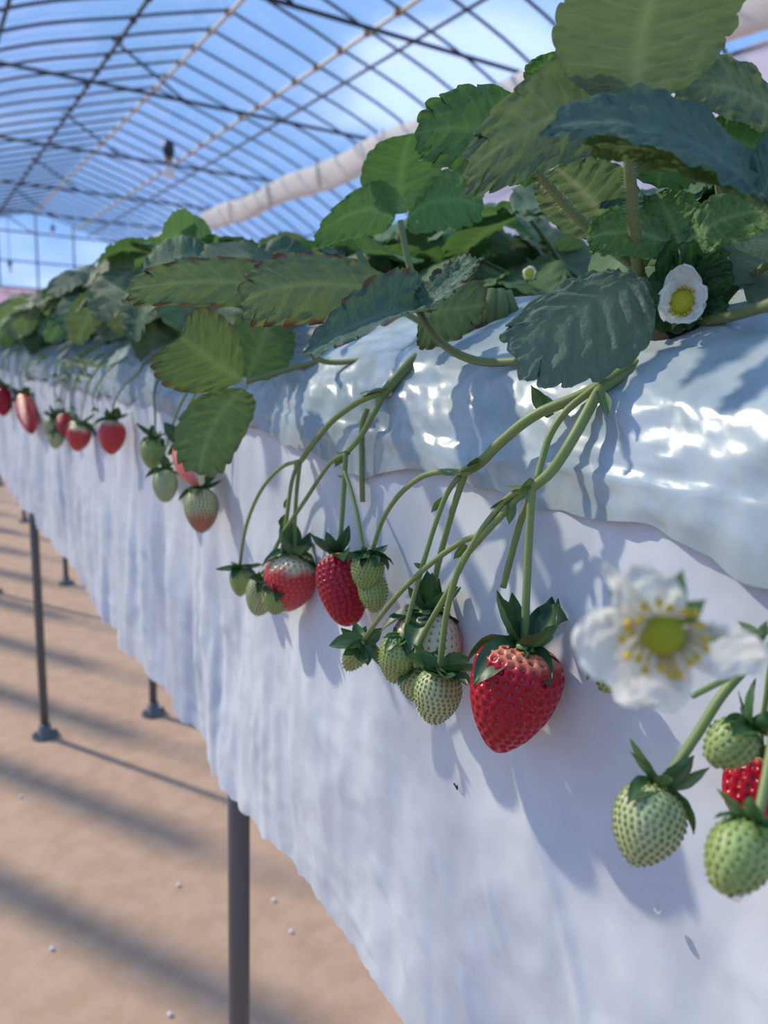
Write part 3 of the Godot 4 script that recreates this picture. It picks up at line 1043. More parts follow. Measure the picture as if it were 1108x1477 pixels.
func plant_with_flower() -> void:
	var base := Vector3(0.292, 1.05 + 0.021, -0.226)
	var t := thing("strawberry_plant", "strawberry plant with large toothed leaves and a white cup flower at its crown", "strawberry plant", base)
	crown(t, base, 1.1)
	# tall leaf seen from below
	var lf := group_node("leaf", t)
	petiole_px(lf, [[930, 470, 0.372], [922, 400, 0.362], [915, 320, 0.352], [908, 225, 0.345], [918, 150, 0.345]], 19, 17, 500)
	leaflet_px(lf, [920, 152, 0.345], [985, -75, 0.325], [800, 22, 0.33], [1070, 5, 0.352], {"col": UNDER, "cup": -0.03, "per": 10, "nj": 9, "teeth": 10})
	leaflet_px(lf, [893, 172, 0.347], [673, 248, 0.325], [795, 92, 0.345], [790, 246, 0.338], {"col": UNDER, "cup": -0.05, "per": 10, "nj": 9, "teeth": 10})
	leaflet_px(lf, [1140, 190, 0.37], [972, 128, 0.36], [1055, 82, 0.37], [1062, 175, 0.36], {"col": UNDER, "teeth": 9})
	# leaf leaning to the left, behind
	lf = group_node("leaf", t)
	petiole_px(lf, [[940, 470, 0.375], [925, 398, 0.37], [870, 350, 0.366], [810, 290, 0.362], [772, 243, 0.36]], 16, 13, 450)
	leaflet_px(lf, [785, 240, 0.365], [603, 192, 0.36], [705, 122, 0.372], [690, 255, 0.355], {"col": Color(0.09, 0.19, 0.055), "teeth": 10})
	leaflet_px(lf, [840, 160, 0.385], [795, 76, 0.385], [757, 118, 0.385], [838, 98, 0.385], {"col": Color(0.11, 0.23, 0.06)})
	leaflet_px(lf, [886, 338, 0.385], [803, 243, 0.37], [790, 315, 0.375], [908, 250, 0.38], {"col": UNDER, "vein": Color(0.3, 0.36, 0.22), "pucker": 0.002})
	# dark leaf arching to the right with its glossy upper face towards the aisle
	lf = group_node("leaf", t)
	petiole_px(lf, [[1000, 470, 0.36], [1150, 420, 0.32], [1140, 330, 0.305], [1090, 285, 0.30]], 16, 18, 250)
	leaflet_px(lf, [1098, 285, 0.30], [798, 182, 0.275], [960, 143, 0.315], [925, 216, 0.272], {"m": [955, 190, 0.292], "col": UPPER, "cup": 0.02, "pucker": 0.0014})
	leaflet_px(lf, [1096, 292, 0.30], [850, 208, 0.292], [965, 196, 0.30], [1010, 262, 0.285], {"col": Color(0.12, 0.19, 0.07), "teeth": 8})
	leaflet_px(lf, [1100, 285, 0.30], [1190, 190, 0.31], [1095, 205, 0.32], [1150, 300, 0.29], {"col": UPPER})
	# lobes under the dark leaf
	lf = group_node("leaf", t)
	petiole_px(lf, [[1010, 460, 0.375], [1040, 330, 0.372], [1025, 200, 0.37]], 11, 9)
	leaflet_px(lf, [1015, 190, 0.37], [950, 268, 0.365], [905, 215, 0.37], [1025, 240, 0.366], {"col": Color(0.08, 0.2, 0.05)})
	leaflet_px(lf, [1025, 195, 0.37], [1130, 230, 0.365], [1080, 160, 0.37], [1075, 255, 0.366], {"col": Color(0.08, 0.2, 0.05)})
	# young leaf behind the flower
	lf = group_node("leaf", t)
	petiole_px(lf, [[985, 470, 0.372], [987, 400, 0.366], [985, 352, 0.362]], 11, 8, 120)
	leaflet_px(lf, [977, 358, 0.36], [850, 345, 0.348], [902, 298, 0.362], [905, 371, 0.348], {"col": FRESH, "vein": Color(0.27, 0.4, 0.15)})
	leaflet_px(lf, [981, 353, 0.362], [948, 278, 0.375], [920, 325, 0.368], [1008, 292, 0.372], {"col": FRESH, "vein": Color(0.25, 0.38, 0.13)})
	leaflet_px(lf, [989, 352, 0.362], [1112, 305, 0.35], [1042, 278, 0.366], [1062, 350, 0.35], {"col": FRESH, "vein": Color(0.27, 0.4, 0.15)})
	leaflet_px(lf, [985, 350, 0.366], [868, 290, 0.38], [925, 276, 0.39], [925, 315, 0.372], {"col": UPPER})
	# corrugated leaf hanging over the front of the bench
	lf = group_node("leaf", t)
	petiole_px(lf, [[955, 480, 0.37], [948, 440, 0.362], [931, 405, 0.35]], 10, 8)
	leaflet_px(lf, [932, 404, 0.35], [737, 500, 0.322], [805, 408, 0.345], [882, 536, 0.322], {"m": [838, 440, 0.338], "col": Color(0.125, 0.195, 0.14), "vein": Color(0.17, 0.26, 0.17), "pucker": 0.0032, "wave": 0.0022, "teeth": 8, "per": 12, "nj": 12, "amp": 0.06, "cup": -0.05})
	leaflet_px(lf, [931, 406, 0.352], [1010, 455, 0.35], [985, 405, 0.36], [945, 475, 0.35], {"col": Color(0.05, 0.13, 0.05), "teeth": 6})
	# leaf running off to the right
	lf = group_node("leaf", t)
	petiole_px(lf, [[1030, 480, 0.36], [1060, 462, 0.356], [1120, 455, 0.35], [1180, 430, 0.34]], 24, 18)
	petiole_px(lf, [[1020, 470, 0.372], [1060, 415, 0.37], [1120, 375, 0.36]], 14, 12, 200)
	leaflet_px(lf, [1120, 372, 0.37], [1025, 372, 0.40], [1075, 340, 0.40], [1085, 405, 0.385], {"col": UNDER})
	# dark sepal-like young leaflets crowded round the flower
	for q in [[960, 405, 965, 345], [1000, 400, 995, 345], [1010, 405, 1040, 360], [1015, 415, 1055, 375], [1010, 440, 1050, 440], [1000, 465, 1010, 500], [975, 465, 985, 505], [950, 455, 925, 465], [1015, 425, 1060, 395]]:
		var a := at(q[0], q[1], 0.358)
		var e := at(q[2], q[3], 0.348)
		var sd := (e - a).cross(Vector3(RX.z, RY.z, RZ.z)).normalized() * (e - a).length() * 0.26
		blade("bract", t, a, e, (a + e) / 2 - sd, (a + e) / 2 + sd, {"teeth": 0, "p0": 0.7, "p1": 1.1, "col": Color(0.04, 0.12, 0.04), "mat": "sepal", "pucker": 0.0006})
	# the fruiting stalk that runs over the shoulder and forks
	var tr := group_node("fruit_stalk", t)
	stem_px("stalk", tr, [[985, 500, 0.288], [940, 520, 0.268], [900, 538, 0.252], [862, 562, 0.239]], 26, 21)
	stem_px("stalk", tr, [[880, 548, 0.245], [835, 572, 0.237], [770, 600, 0.227], [720, 640, 0.222], [692, 668, 0.219], [668, 682, 0.217]], 17, 15)
	stem_px("stalk", tr, [[872, 553, 0.243], [858, 575, 0.235], [825, 635, 0.224], [795, 680, 0.219], [765, 705, 0.216]], 17, 15)
	stem_px("stalk", tr, [[868, 553, 0.24], [820, 590, 0.23], [795, 625, 0.224], [783, 660, 0.221], [775, 690, 0.218]], 12, 10)
	# first fork
	stem_px("stalk", tr, [[670, 682, 0.217], [640, 680, 0.216], [608, 688, 0.215], [575, 715, 0.214], [552, 750, 0.214], [537, 795, 0.214]], 9, 7)
	stem_px("stalk", tr, [[664, 686, 0.217], [645, 712, 0.214], [625, 765, 0.21], [600, 850, 0.205], [583, 916, 0.202]], 8, 7)
	stem_px("stalk", tr, [[670, 686, 0.218], [655, 730, 0.218], [638, 790, 0.218], [624, 850, 0.218], [617, 885, 0.217]], 10, 9)
	# second fork
	stem_px("stalk", tr, [[768, 700, 0.216], [764, 760, 0.215], [760, 840, 0.213], [757, 915, 0.212], [756, 934, 0.212]], 12, 12)
	stem_px("stalk", tr, [[765, 715, 0.22], [752, 750, 0.222], [738, 800, 0.222], [726, 847, 0.221]], 10, 10)
	stem_px("stalk", tr, [[756, 706, 0.216], [735, 716, 0.214], [712, 742, 0.212], [685, 780, 0.208], [648, 850, 0.203], [606, 925, 0.2], [600, 962, 0.2]], 10, 8)
	stem_px("stalk", tr, [[752, 712, 0.217], [722, 745, 0.213], [690, 780, 0.209], [664, 815, 0.205], [645, 880, 0.202], [636, 950, 0.2], [635, 968, 0.2]], 11, 9)
	stem_px("stalk", tr, [[690, 772, 0.21], [660, 785, 0.208], [613, 820, 0.205], [567, 866, 0.203], [523, 925, 0.202]], 9, 7)
	for q in [[668, 682, 605, 680, 24], [690, 668, 640, 690, 20], [640, 718, 625, 730, 14], [768, 700, 715, 700, 26], [740, 715, 705, 725, 22], [738, 720, 735, 760, 18], [672, 785, 660, 800, 14], [613, 820, 602, 815, 9], [795, 600, 775, 570, 26], [865, 565, 880, 600, 22], [800, 585, 770, 560, 22], [690, 660, 650, 700, 14], [768, 690, 745, 720, 20]]:
		var a := atx(q[0], q[1], 0.215)
		var e := atx(q[2], q[3], 0.212)
		if q[0] > 780:
			a = atx(q[0], q[1], 0.232)
			e = atx(q[2], q[3], 0.228)
		bract(tr, a, e - a, px2m(q[4] * 2.1, a))
	flower("white cup-shaped flower with yellow green centre at the leaf crown", at(984, 438, 0.345), Vector3(-0.55, 0.12, 0.42), 0.0145,
		{"angles": [1.5, 0.1, -1.0, -2.2, 2.9], "lens": [1.15, 0.95, 0.85, 0.9, 1.0], "lifts": [0.75, 1.0, 0.7, 0.75, 0.95], "bend": 0.1, "petal_width": 1.0, "phase": 0.3, "dome": 0.42})

func plant_with_red_teeth() -> void:
	var base := Vector3(0.305, 1.05 + 0.026, -0.375)
	var t := thing("strawberry_plant", "strawberry plant whose leaf teeth are tipped dark red, beside the cup flower's plant", "strawberry plant", base)
	crown(t, base, 1.0)
	var lf := group_node("leaf", t)
	petiole_px(lf, [[640, 475, 0.545], [605, 425, 0.55], [590, 380, 0.555], [577, 318, 0.56]], 12, 9)
	leaflet_px(lf, [577, 309, 0.56], [592, 194, 0.55], [522, 246, 0.56], [640, 228, 0.565], {"col": FRESH, "cup": 0.05, "teeth": 8})
	leaflet_px(lf, [568, 318, 0.56], [458, 337, 0.53], [537, 262, 0.56], [505, 345, 0.545], {"col": FRESH, "teeth": 8})
	leaflet_px(lf, [588, 316, 0.56], [695, 297, 0.55], [645, 244, 0.57], [632, 333, 0.55], {"col": FRESH, "teeth": 8})
	# red-toothed leaf leaning out over the aisle
	lf = group_node("leaf", t)
	petiole_px(lf, [[750, 521, 0.385], [690, 521, 0.40], [640, 497, 0.415], [603, 447, 0.43]], 14, 11)
	leaflet_px(lf, [583, 428, 0.44], [350, 436, 0.40], [432, 358, 0.43], [450, 463, 0.41], {"col": Color(0.15, 0.205, 0.085), "red": 1.0, "cup": -0.04, "per": 10, "nj": 9})
	leaflet_px(lf, [607, 449, 0.43], [438, 510, 0.375], [555, 410, 0.43], [588, 470, 0.385], {"m": [530, 462, 0.405], "col": UPPER, "red": 0.75, "per": 10, "nj": 9, "cup": 0.08})
	leaflet_px(lf, [600, 449, 0.43], [684, 374, 0.40], [628, 408, 0.43], [668, 425, 0.40], {"m": [640, 425, 0.415], "col": UPPER, "red": 0.7, "cup": 0.1, "per": 10})
	leaflet_px(lf, [606, 455, 0.45], [698, 440, 0.47], [645, 395, 0.47], [625, 503, 0.45], {"col": Color(0.14, 0.2, 0.082), "red": 0.7})
	# leaf reaching left behind it
	lf = group_node("leaf", t)
	petiole_px(lf, [[640, 485, 0.54], [560, 440, 0.52], [470, 420, 0.50], [425, 420, 0.49]], 10, 8)
	leaflet_px(lf, [432, 424, 0.49], [188, 417, 0.455], [315, 370, 0.48], [300, 443, 0.465], {"col": Color(0.14, 0.2, 0.082), "red": 0.8})
	leaflet_px(lf, [432, 420, 0.49], [480, 360, 0.52], [430, 385, 0.51], [490, 395, 0.51], {"col": UPPER})
	# low leaf hanging over the front film
	lf = group_node("leaf", t)
	petiole_px(lf, [[640, 506, 0.50], [540, 517, 0.535], [470, 520, 0.56], [420, 532, 0.57], [355, 551, 0.56]], 11, 8)
	leaflet_px(lf, [350, 549, 0.56], [262, 487, 0.545], [233, 553, 0.535], [316, 452, 0.56], {"col": Color(0.13, 0.2, 0.07), "red": 0.7, "m": [300, 515, 0.55]})
	leaflet_px(lf, [357, 546, 0.565], [392, 455, 0.585], [334, 470, 0.58], [424, 510, 0.575], {"col": Color(0.11, 0.19, 0.055)})
	leaflet_px(lf, [351, 561, 0.56], [288, 682, 0.52], [258, 605, 0.535], [352, 630, 0.545], {"col": Color(0.13, 0.2, 0.07), "red": 0.3})
	petiole_px(lf, [[440, 505, 0.52], [470, 522, 0.53], [520, 520, 0.52], [600, 512, 0.5]], 8, 9)
	# fruiting stalk over the shoulder
	var tr := group_node("fruit_stalk", t)
	stem_px("stalk", tr, [[640, 505, 0.28], [606, 514, 0.262], [580, 537, 0.245], [553, 568, 0.2335]], 17, 15)
	stem_px("stalk", tr, [[556, 565, 0.235], [520, 578, 0.23], [480, 607, 0.225], [452, 640, 0.221], [435, 664, 0.219]], 10, 8)
	stem_px("stalk", tr, [[555, 566, 0.234], [540, 595, 0.227], [520, 630, 0.223], [503, 650, 0.22]], 9, 8)
	stem_px("stalk", tr, [[530, 590, 0.23], [522, 615, 0.229], [522, 670, 0.229], [523, 724, 0.229]], 8, 8)
	stem_px("stalk", tr, [[432, 665, 0.219], [405, 675, 0.217], [375, 710, 0.214], [355, 760, 0.213], [346, 815, 0.213]], 6, 5)
	stem_px("stalk", tr, [[430, 667, 0.219], [420, 700, 0.216], [412, 760, 0.213], [400, 840, 0.211]], 6, 6)
	stem_px("stalk", tr, [[433, 667, 0.22], [428, 710, 0.22], [425, 760, 0.219], [425, 798, 0.218]], 6, 6)
	stem_px("stalk", tr, [[500, 654, 0.22], [475, 670, 0.217], [440, 722, 0.213], [405, 775, 0.21], [382, 828, 0.208]], 6, 6)
	stem_px("stalk", tr, [[499, 655, 0.22], [497, 690, 0.22], [494, 740, 0.219], [489, 802, 0.217]], 8, 7)
	stem_px("stalk", tr, [[497, 680, 0.219], [507, 710, 0.217], [516, 745, 0.215], [524, 790, 0.214], [530, 800, 0.214]], 6, 6)
	for q in [[555, 560, 495, 545, 26], [540, 565, 500, 550, 20], [503, 652, 470, 660, 18], [500, 650, 480, 665, 18], [435, 664, 400, 672, 13], [498, 688, 490, 685, 8], [415, 720, 412, 728, 8], [437, 662, 415, 668, 14]]:
		var a := atx(q[0], q[1], 0.222 if q[1] > 600 else 0.232)
		var e := atx(q[2], q[3], 0.22 if q[1] > 600 else 0.228)
		bract(tr, a, e - a, px2m(q[4] * 2.0, a))

func generic_plant(sd: int) -> Node3D:
	rng.seed = sd
	org = Vector3.ZERO
	var t := Node3D.new()
	crown(t, Vector3.ZERO, 1.0)
	var n := rng.randi_range(12, 14)
	for k in n:
		var lf := group_node("leaf", t)
		var a := TAU * k / n + rng.randf_range(-0.3, 0.3)
		var d := Vector3(cos(a), 0, sin(a))
		var spread := rng.randf_range(0.25, 1.0)
		var reach := 0.035 + 0.08 * spread
		var high := rng.randf_range(0.07, 0.096) * (1.12 - 0.85 * spread * spread)
		var e := d * reach + Vector3(0, high, 0)
		var p := smooth([d * 0.008 + Vector3(0, 0.008, 0), d * reach * 0.35 + Vector3(0, high * 0.55, 0), e], 5)
		tube("petiole", p, 0.0021, 0.0015, 6, lf, M["petiole"])
		var tilt := rng.randf_range(-0.1, 0.75) + 0.35 * spread
		var fw := (d * cos(tilt) - Vector3(0, sin(tilt), 0)).normalized()
		var sd_ := d.cross(Vector3.UP).normalized().rotated(fw, rng.randf_range(-0.4, 0.4))
		var nn := sd_.cross(fw)
		if nn.y < 0:
			nn = -nn
		var size := rng.randf_range(0.056, 0.076)
		var f := rng.randf_range(0.75, 1.2)
		var base_col: Color = [UNDER, Color(0.08, 0.16, 0.085), Color(0.11, 0.205, 0.08)][rng.randi() % 3]
		var col := Color(base_col.r * f, base_col.g * f, base_col.b * f)
		for s in [-1, 0, 1]:
			var dir: Vector3 = fw if s == 0 else (fw * 0.35 + sd_ * s * 0.95 - nn * 0.15).normalized()
			var ac := dir.cross(nn).normalized()
			var b := e + dir * 0.003
			var ln := size * (1.0 if s == 0 else 0.93)
			var tip := b + dir * ln - nn * ln * rng.randf_range(0.05, 0.22)
			var mid := b + dir * ln * 0.55 + nn * ln * 0.02
			var fold := nn * ln * rng.randf_range(0.0, 0.16)
			blade("leaflet", lf, b, tip, mid - ac * ln * 0.43 + fold, mid + ac * ln * 0.43 + fold, {"m": mid, "col": col, "teeth": 8, "per": 4, "nj": 4, "wave": 0.003})
	return t

const ORDINAL := ["first", "second", "third", "fourth", "fifth", "sixth", "seventh", "eighth", "ninth", "tenth", "eleventh", "twelfth", "thirteenth", "fourteenth", "fifteenth", "sixteenth", "seventeenth", "eighteenth", "nineteenth", "twentieth", "twenty-first", "twenty-second", "twenty-third", "twenty-fourth", "twenty-fifth", "twenty-sixth", "twenty-seventh"]

func other_plants() -> void:
	var protos := []
	for k in 6:
		protos.append(generic_plant(100 + k))
	rng.seed = 21
	var back := 0
	var spots := []
	for k in 13:
		spots.append([Vector3(0.292, 1.071, -0.665 - 0.215 * k), 0])
	for k in 27:
		spots.append([Vector3(0.508, 1.071, 0.16 - 0.215 * k), 1])
	for s in spots:
		var o: Node3D = protos[rng.randi() % 6].duplicate()
		o.name = numbered("strawberry_plant")
		add_child(o)
		o.position = s[0] + Vector3(rng.randf_range(-0.008, 0.008), 0, rng.randf_range(-0.02, 0.02))
		o.rotation.y = rng.randf() * TAU
		o.scale = Vector3.ONE * rng.randf_range(0.88, 1.08) * (1.3 if s[1] == 1 and s[0].z > -0.95 else 1.0)
		o.set_meta("category", "strawberry plant")
		if s[1] == 0:
			front_row.append(o)
			o.set_meta("label", "leafy aisle-side strawberry plant, %s beyond the one with red leaf teeth" % ORDINAL[front_row.size() - 1])
			o.set_meta("group", "strawberry plants further along the aisle-side row")
		else:
			back += 1
			o.set_meta("label", "second-row strawberry plant, %s along the bench from beside the cup flower" % ORDINAL[back - 1])
			o.set_meta("group", "strawberry plants in the second row")
	for p in protos:
		p.free()

# ---------------------------------------------------------------- fruit
func fruit() -> void:
	rng.seed = 77
	var near := "strawberries on the stalks of the cup flower's plant"
	berry("large glossy ripe red strawberry with curled dark green sepals, hanging alone", near, atx(757, 934, 0.212), atx(716, 1084, 0.204), 130, "ripe", {"shape": "cone", "res": 0.09, "sp": 0.0046, "calyx": 1.0, "rise": 0.25, "bend": 0.8, "drape": 0.5, "sepals": 12, "phase": 0.5})
	berry("creamy white strawberry with red flanks behind small green ones", near, atx(617, 884, 0.217), atx(612, 1000, 0.216), 101, "flank", {"shape": "egg", "sp": 0.0044, "calyx": 0.95, "rise": 0.35, "bend": 0.5})
	berry("small dark green strawberry in front of the white and red one", near, atx(582, 918, 0.200), atx(567, 983, 0.198), 56, "green", {"sp": 0.0024, "calyx": 0.95, "rise": -0.5, "bend": 0.5, "col": Color(0.07, 0.16, 0.05)})
	berry("half-hidden pale green strawberry beside the lowest whitish one", near, atx(602, 962, 0.206), atx(596, 1009, 0.206), 46, "white", {"sp": 0.0024, "calyx": 1.2, "rise": -0.4, "col": Color(0.08, 0.15, 0.05)})
	berry("whitish green strawberry, lowest of the unripe cluster beside the large red one", near, atx(637, 968, 0.200), atx(624, 1043, 0.197), 66, "white", {"sp": 0.0026, "calyx": 1.35, "rise": -0.1, "bend": 0.1, "col": Color(0.06, 0.14, 0.05)})
	berry("tiny green fruit bud with pointed sepals at the end of a long stalk", near, atx(524, 926, 0.202), atx(500, 965, 0.2), 34, "green", {"sp": 0.0023, "calyx": 1.75, "rise": -0.7, "bend": 0.6, "col": Color(0.07, 0.15, 0.05)})
	var mid := "strawberries on the stalks of the red-toothed plant"
	berry("bright red pointed strawberry between a pale red one and a green one", mid, atx(487, 803, 0.216), atx(505, 903, 0.212), 73, "ripe", {"shape": "blunt", "sp": 0.0041, "calyx": 1.0, "rise": 0.3, "bend": 0.6})
	berry("pale red strawberry with a whitish neck behind green fruit", mid, atx(425, 800, 0.219), atx(412, 880, 0.217), 76, "blush", {"shape": "egg", "sp": 0.0042, "calyx": 0.95, "rise": 0.2})
	berry("green strawberry with drooping sepals above another green one", mid, atx(533, 797, 0.213), atx(527, 852, 0.211), 46, "green", {"sp": 0.0024, "calyx": 1.25, "rise": -0.5, "bend": 0.5})
	berry("olive green strawberry hanging just below a sepalled green one", mid, atx(536, 830, 0.217), atx(541, 883, 0.216), 42, "green", {"sp": 0.0024, "calyx": 0.5})
	berry("tiny green strawberry at the outer end of its cluster", mid, atx(346, 818, 0.213), atx(347, 860, 0.212), 29, "green", {"sp": 0.0024, "calyx": 1.6, "rise": -0.3, "bend": 0.2})
	berry("small white-green strawberry between two green ones", mid, atx(381, 832, 0.209), atx(371, 887, 0.207), 43, "white", {"sp": 0.0025, "calyx": 1.0, "rise": -0.4})
	berry("small green strawberry with a frilly calyx below a pale red one", mid, atx(400, 842, 0.208), atx(397, 886, 0.207), 40, "green", {"sp": 0.0024, "calyx": 1.25, "rise": -0.4})
	# stalks and fruit of the plants beyond
	rng.seed = 55
	var far := [
		["small dark green strawberry hanging beside a drooping toothed leaflet", [222, 633], [219, 676], 34, "green"],
		["pale green strawberry below a darker green one", [238, 680], [239, 724], 34, "white"],
		["red and white strawberry half hidden by a drooping toothed leaflet", [266, 642], [288, 699], 48, "turning"],
		["creamy strawberry with a pink tip hanging under a toothed leaflet", [290, 706], [291, 768], 47, "pinktip"],
		["blurred red strawberry with a white neck under a dark calyx", [163, 606], [160, 656], 38, "blush"],
		["blurred red and cream strawberry beside a cluster of green ones", [116, 612], [111, 651], 33, "blush"],
		["blurred pale green strawberry in the far cluster", [78, 602], [74, 632], 24, "white"],
		["blurred small cream green strawberry, lowest of the far cluster", [82, 624], [79, 647], 21, "white"],
		["blurred red strawberry leaning beyond the far green cluster", [33, 572], [46, 625], 27, "ripe"],
		["blurred tip of a red strawberry farthest along the bench", [3, 560], [5, 600], 26, "ripe"],
		["blurred small red strawberry behind pale green ones", [92, 600], [94, 627], 22, "ripe"],
	]
	for q in far:
		var p0 := atx(q[1][0], q[1][1], 0.212)
		var p1 := atx(q[2][0], q[2][1], 0.207)
		var rad := px2m(q[3], p0) / 2
		berry(q[0], "strawberries on the plants further along the bench", p0, p1, q[3], q[4], {"res": 0.25, "sp": rad * 0.24, "calyx": 1.1, "rise": 0.1, "sepals": 8})
		var up: Vector3 = (p0 - p1).normalized()
		var best: Node3D = front_row[0]
		for o in front_row:
			if absf(o.position.z - p0.z - 0.03) < absf(best.position.z - p0.z - 0.03):
				best = o
		org = Vector3.ZERO
		var top := Vector3(0.245, 1.046, lerpf(p0.z, best.position.z, 0.5))
		var k := p0.lerp(top, 0.55)
		var s := tube("fruit_stalk", smooth([p0 + up * 0.0005, p0 + up * 0.02, Vector3(0.218, k.y, k.z), Vector3(0.228, 1.026, top.z), top, best.position + Vector3(-0.004, 0.004, 0)], 5), 0.001, 0.0017, 7, best, M["stem"])
		s.transform = best.transform.affine_inverse()
	# pale clusters of dried flower stalks and buds far along
	for k in 16:
		var p := atx(rng.randf_range(20, 135), 0, 0.215)
		var r := ray(rng.randf_range(25, 140), rng.randf_range(535, 600))
		p = EYE + r * (0.212 / r.x)
		var b := thing("flower_bud", "tiny blurred green bud on the far stalks of the bench", "bud", p, "buds on the far stalks")
		var h := Vector3(rng.randf_range(-0.3, 0.3), -1, rng.randf_range(-0.3, 0.3)).normalized()
		for s in 6:
			var a := TAU * s / 6
			var d := Vector3(cos(a), 0, sin(a))
			lobe("sepal", b, p, -h, d, 0.011, 0.005, -0.9, 0.5, {"col": Color(0.12, 0.22, 0.07)})
		tube("stalk", smooth([p, p - h * 0.02, Vector3(0.228, 1.03, p.z + 0.03), Vector3(0.26, 1.052, p.z + 0.045)], 4), 0.0009, 0.0013, 6, b, M["stem"])

	# foreground stalk at the right with flower and unripe fruit
	rng.seed = 91
	var st := thing("fruit_stalk", "forked green fruit stalk carrying the blurred open flower and unripe berries", "stalk", at(1130, 905, 0.27), "fruit stalks")
	var ends := [
		[[[1160, 880, 0.28], [1120, 925, 0.275], [1075, 965, 0.27], [1040, 1005, 0.268], [1005, 1060, 0.268], [953, 1138, 0.27]], 15, 15],
		[[[1085, 955, 0.27], [1060, 972, 0.262], [1030, 988, 0.255], [999, 1004, 0.25]], 11, 9],
		[[[1140, 900, 0.275], [1095, 912, 0.25], [1050, 910, 0.22], [990, 915, 0.19], [952, 912, 0.177]], 12, 10],
		[[[1125, 920, 0.275], [1112, 960, 0.28], [1105, 1010, 0.284], [1098, 1055, 0.29], [1100, 1098, 0.292]], 9, 8],
		[[[1140, 930, 0.27], [1125, 1010, 0.262], [1106, 1120, 0.25], [1090, 1195, 0.245]], 14, 15],
		[[[1150, 990, 0.268], [1110, 1045, 0.268], [1078, 1056, 0.268]], 10, 9],
		[[[1150, 870, 0.3], [1020, 960, 0.31], [900, 962, 0.315], [880, 965, 0.318]], 6, 5],
	]
	for q in ends:
		var p := PackedVector3Array()
		for w in q[0]:
			p.append(P(w))
		p = smooth(p, 6)
		tube("stalk", p, px2m(q[1], p[0]) / 2, px2m(q[2], p[p.size() - 1]) / 2, 9, st, M["stem"])
	for q in [[1100, 915, 1060, 890, 0.25, 24], [1090, 925, 1045, 912, 0.25, 24], [1095, 930, 1110, 890, 0.25, 24], [1080, 950, 1100, 925, 0.262, 22]]:
		var a := at(q[0], q[1], q[4])
		bract(st, a, at(q[2], q[3], q[4]) - a, px2m(q[5] * 1.6, a))
	flower("large blurred open white flower with yellow green centre in front of the film", at(955, 912, 0.172), Vector3(-0.62, -0.02, 0.66), 0.0185,
		{"angles": [-0.3, 1.1, 0.85, -1.45, -2.9], "lens": [0.95, 0.85, 1.15, 1.05, 1.25], "wids": [1.1, 0.9, 0.28, 1.05, 0.75], "lifts": [0.15, 0.4, 0.5, -0.1, -0.1], "bend": -0.35, "petal_width": 0.85, "phase": -0.35, "sepal_col": Color(0.15, 0.26, 0.08), "dome": 0.21})
	var rg := "strawberries on the foreground stalk"
	berry("plump whitish green strawberry with spreading sepals on the foreground stalk", rg, at(952, 1138, 0.27), at(913, 1246, 0.268), 98, "white", {"sp": 0.0024, "res": 0.14, "calyx": 1.1, "rise": 0.15, "bend": 0.3, "drape": 0.25, "col": Color(0.06, 0.13, 0.045)})
	berry("green strawberry with a big leafy calyx above a red one", rg, at(1080, 1050, 0.268), at(1022, 1100, 0.266), 66, "green", {"sp": 0.0026, "calyx": 1.45, "rise": 0.2, "bend": 0.3, "col": Color(0.06, 0.15, 0.05)})
	berry("bright red strawberry with yellow seeds behind the foreground stalk", rg, at(1100, 1098, 0.292), at(1068, 1182, 0.29), 84, "ripe", {"shape": "blunt", "sp": 0.0037, "calyx": 0.8, "res": 0.13})
	berry("blurred yellow-green strawberry with a drop at its tip", rg, at(1088, 1192, 0.245), at(1038, 1288, 0.24), 88, "green", {"sp": 0.0026, "calyx": 1.05, "rise": 0.0, "bend": 0.3, "col": Color(0.08, 0.17, 0.055)})
	berry("small leafy green fruit bud close to the film behind the open flower", rg, at(880, 965, 0.318), at(872, 1000, 0.318), 30, "green", {"sp": 0.0024, "calyx": 1.9, "rise": -0.8, "bend": 0.5, "col": Color(0.05, 0.13, 0.04)})

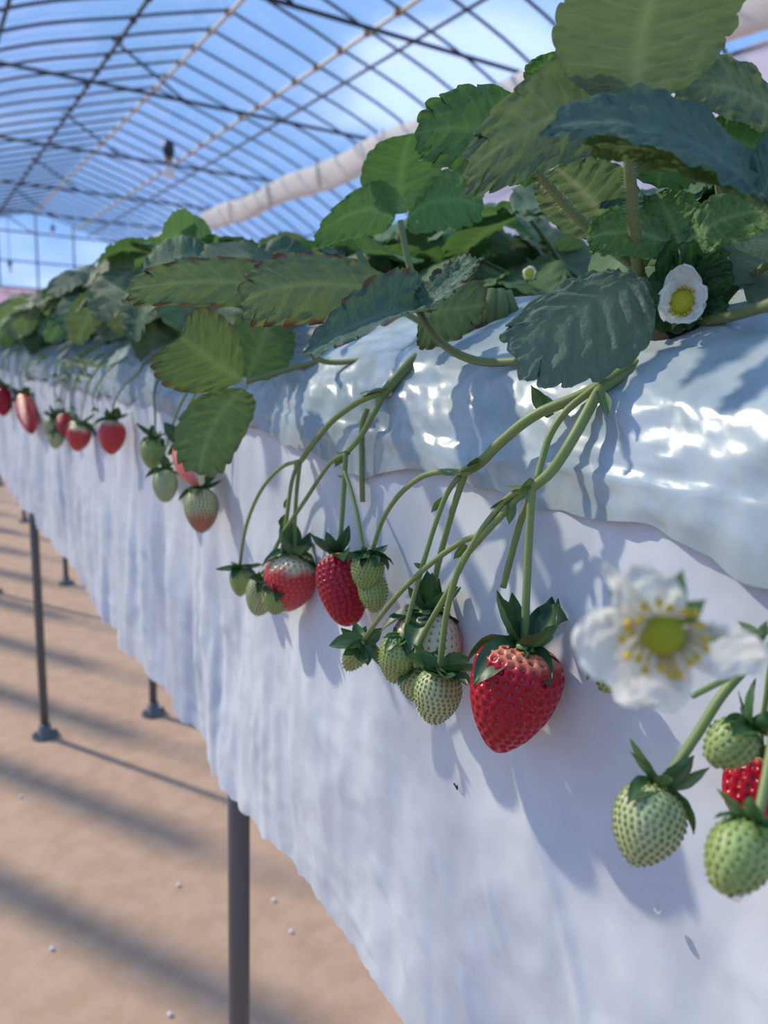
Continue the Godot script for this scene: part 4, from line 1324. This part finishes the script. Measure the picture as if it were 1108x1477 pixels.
func small_things() -> void:
	# half-hidden flower among the second row's leaves
	flower("small half-hidden yellow flower among shaded leaves behind the front plants", at(764, 396, 0.56), Vector3(-0.6, 0.2, 0.6), 0.009, {"lifts": [1.2, 1.2, 1.2, 1.2, 1.2], "lens": [0.6, 0.6, 0.7, 0.5, 0.6], "bend": -0.4, "dome": 0.5})
	# a small fly sitting on the film
	var r := ray(660, 1134)
	var p := EYE + r * (0.2275 / r.x)
	var f := thing("fly", "tiny dark fly resting on the white film below the large red berry", "insect", p)
	var fy := p - Vector3(0.001, 0, 0)
	tube("body", smooth([fy + Vector3(0, -0.0012, 0.0012), fy, fy + Vector3(0, 0.0006, -0.0012), fy + Vector3(0, 0.0009, -0.0018)], 4), 0.0003, 0.0005, 7, f, M["insect"])
	for s in [-1, 1]:
		blade("wing", f, fy, fy + Vector3(-0.0002, 0.0014 + 0.0007 * s, 0.0022), fy + Vector3(-0.0003, 0.0012, 0.0008), fy + Vector3(-0.0003, 0.0004 + 0.0008 * s, 0.0014), {"teeth": 0, "mat": "insect", "pucker": 0.0, "wave": 0.0})
		for k in 3:
			tube("foot", [fy, fy + Vector3(-0.0002, 0.0005 * s + 0.0003, (k - 1) * 0.0007), fy + Vector3(0.0008, 0.0014 * s, (k - 1) * 0.0012)], 0.00007, 0.00005, 4, f, M["insect"])
	# white grains added to stand in for bright glints on the floor sheet
	for q in [[257, 1278], [75, 1370], [395, 1300], [30, 1150], [420, 1345], [245, 1465], [125, 1005]]:
		var gr := ray(q[0], q[1])
		var gp := EYE + gr * (-1.05 / gr.y) + Vector3(0, 0.003, 0)
		var g := thing("glint_grain", "tiny white grain standing in for a glint on the tan floor", "grain", gp, "white grains standing in for floor glints")
		lathe("grain", gp, [[0.0, -0.003], [0.003, -0.0022], [0.0042, 0.0], [0.0034, 0.002], [0.0, 0.0031]], 1.0, g, M["glint_white"])
	# water drops
	for d in [["clear water drop clinging to the film below the whitish green berry", at(949, 1312, 0.0), 0.0016, true], ["clear water drop hanging from the blurred yellow-green berry's tip", at(1064, 1291, 0.242), 0.0017, false]]:
		var q: Vector3 = d[1]
		if d[3]:
			var rr := ray(949, 1312)
			q = EYE + rr * (0.2265 / rr.x)
		var t := thing("water_drop", d[0], "water drop", q, "water drops")
		lathe("drop", q, [[0.0, 1.7], [0.35, 1.1], [0.75, 0.5], [0.95, 0.0], [0.8, -0.55], [0.45, -0.88], [0.0, -1.0]], d[2], t, M["water"])
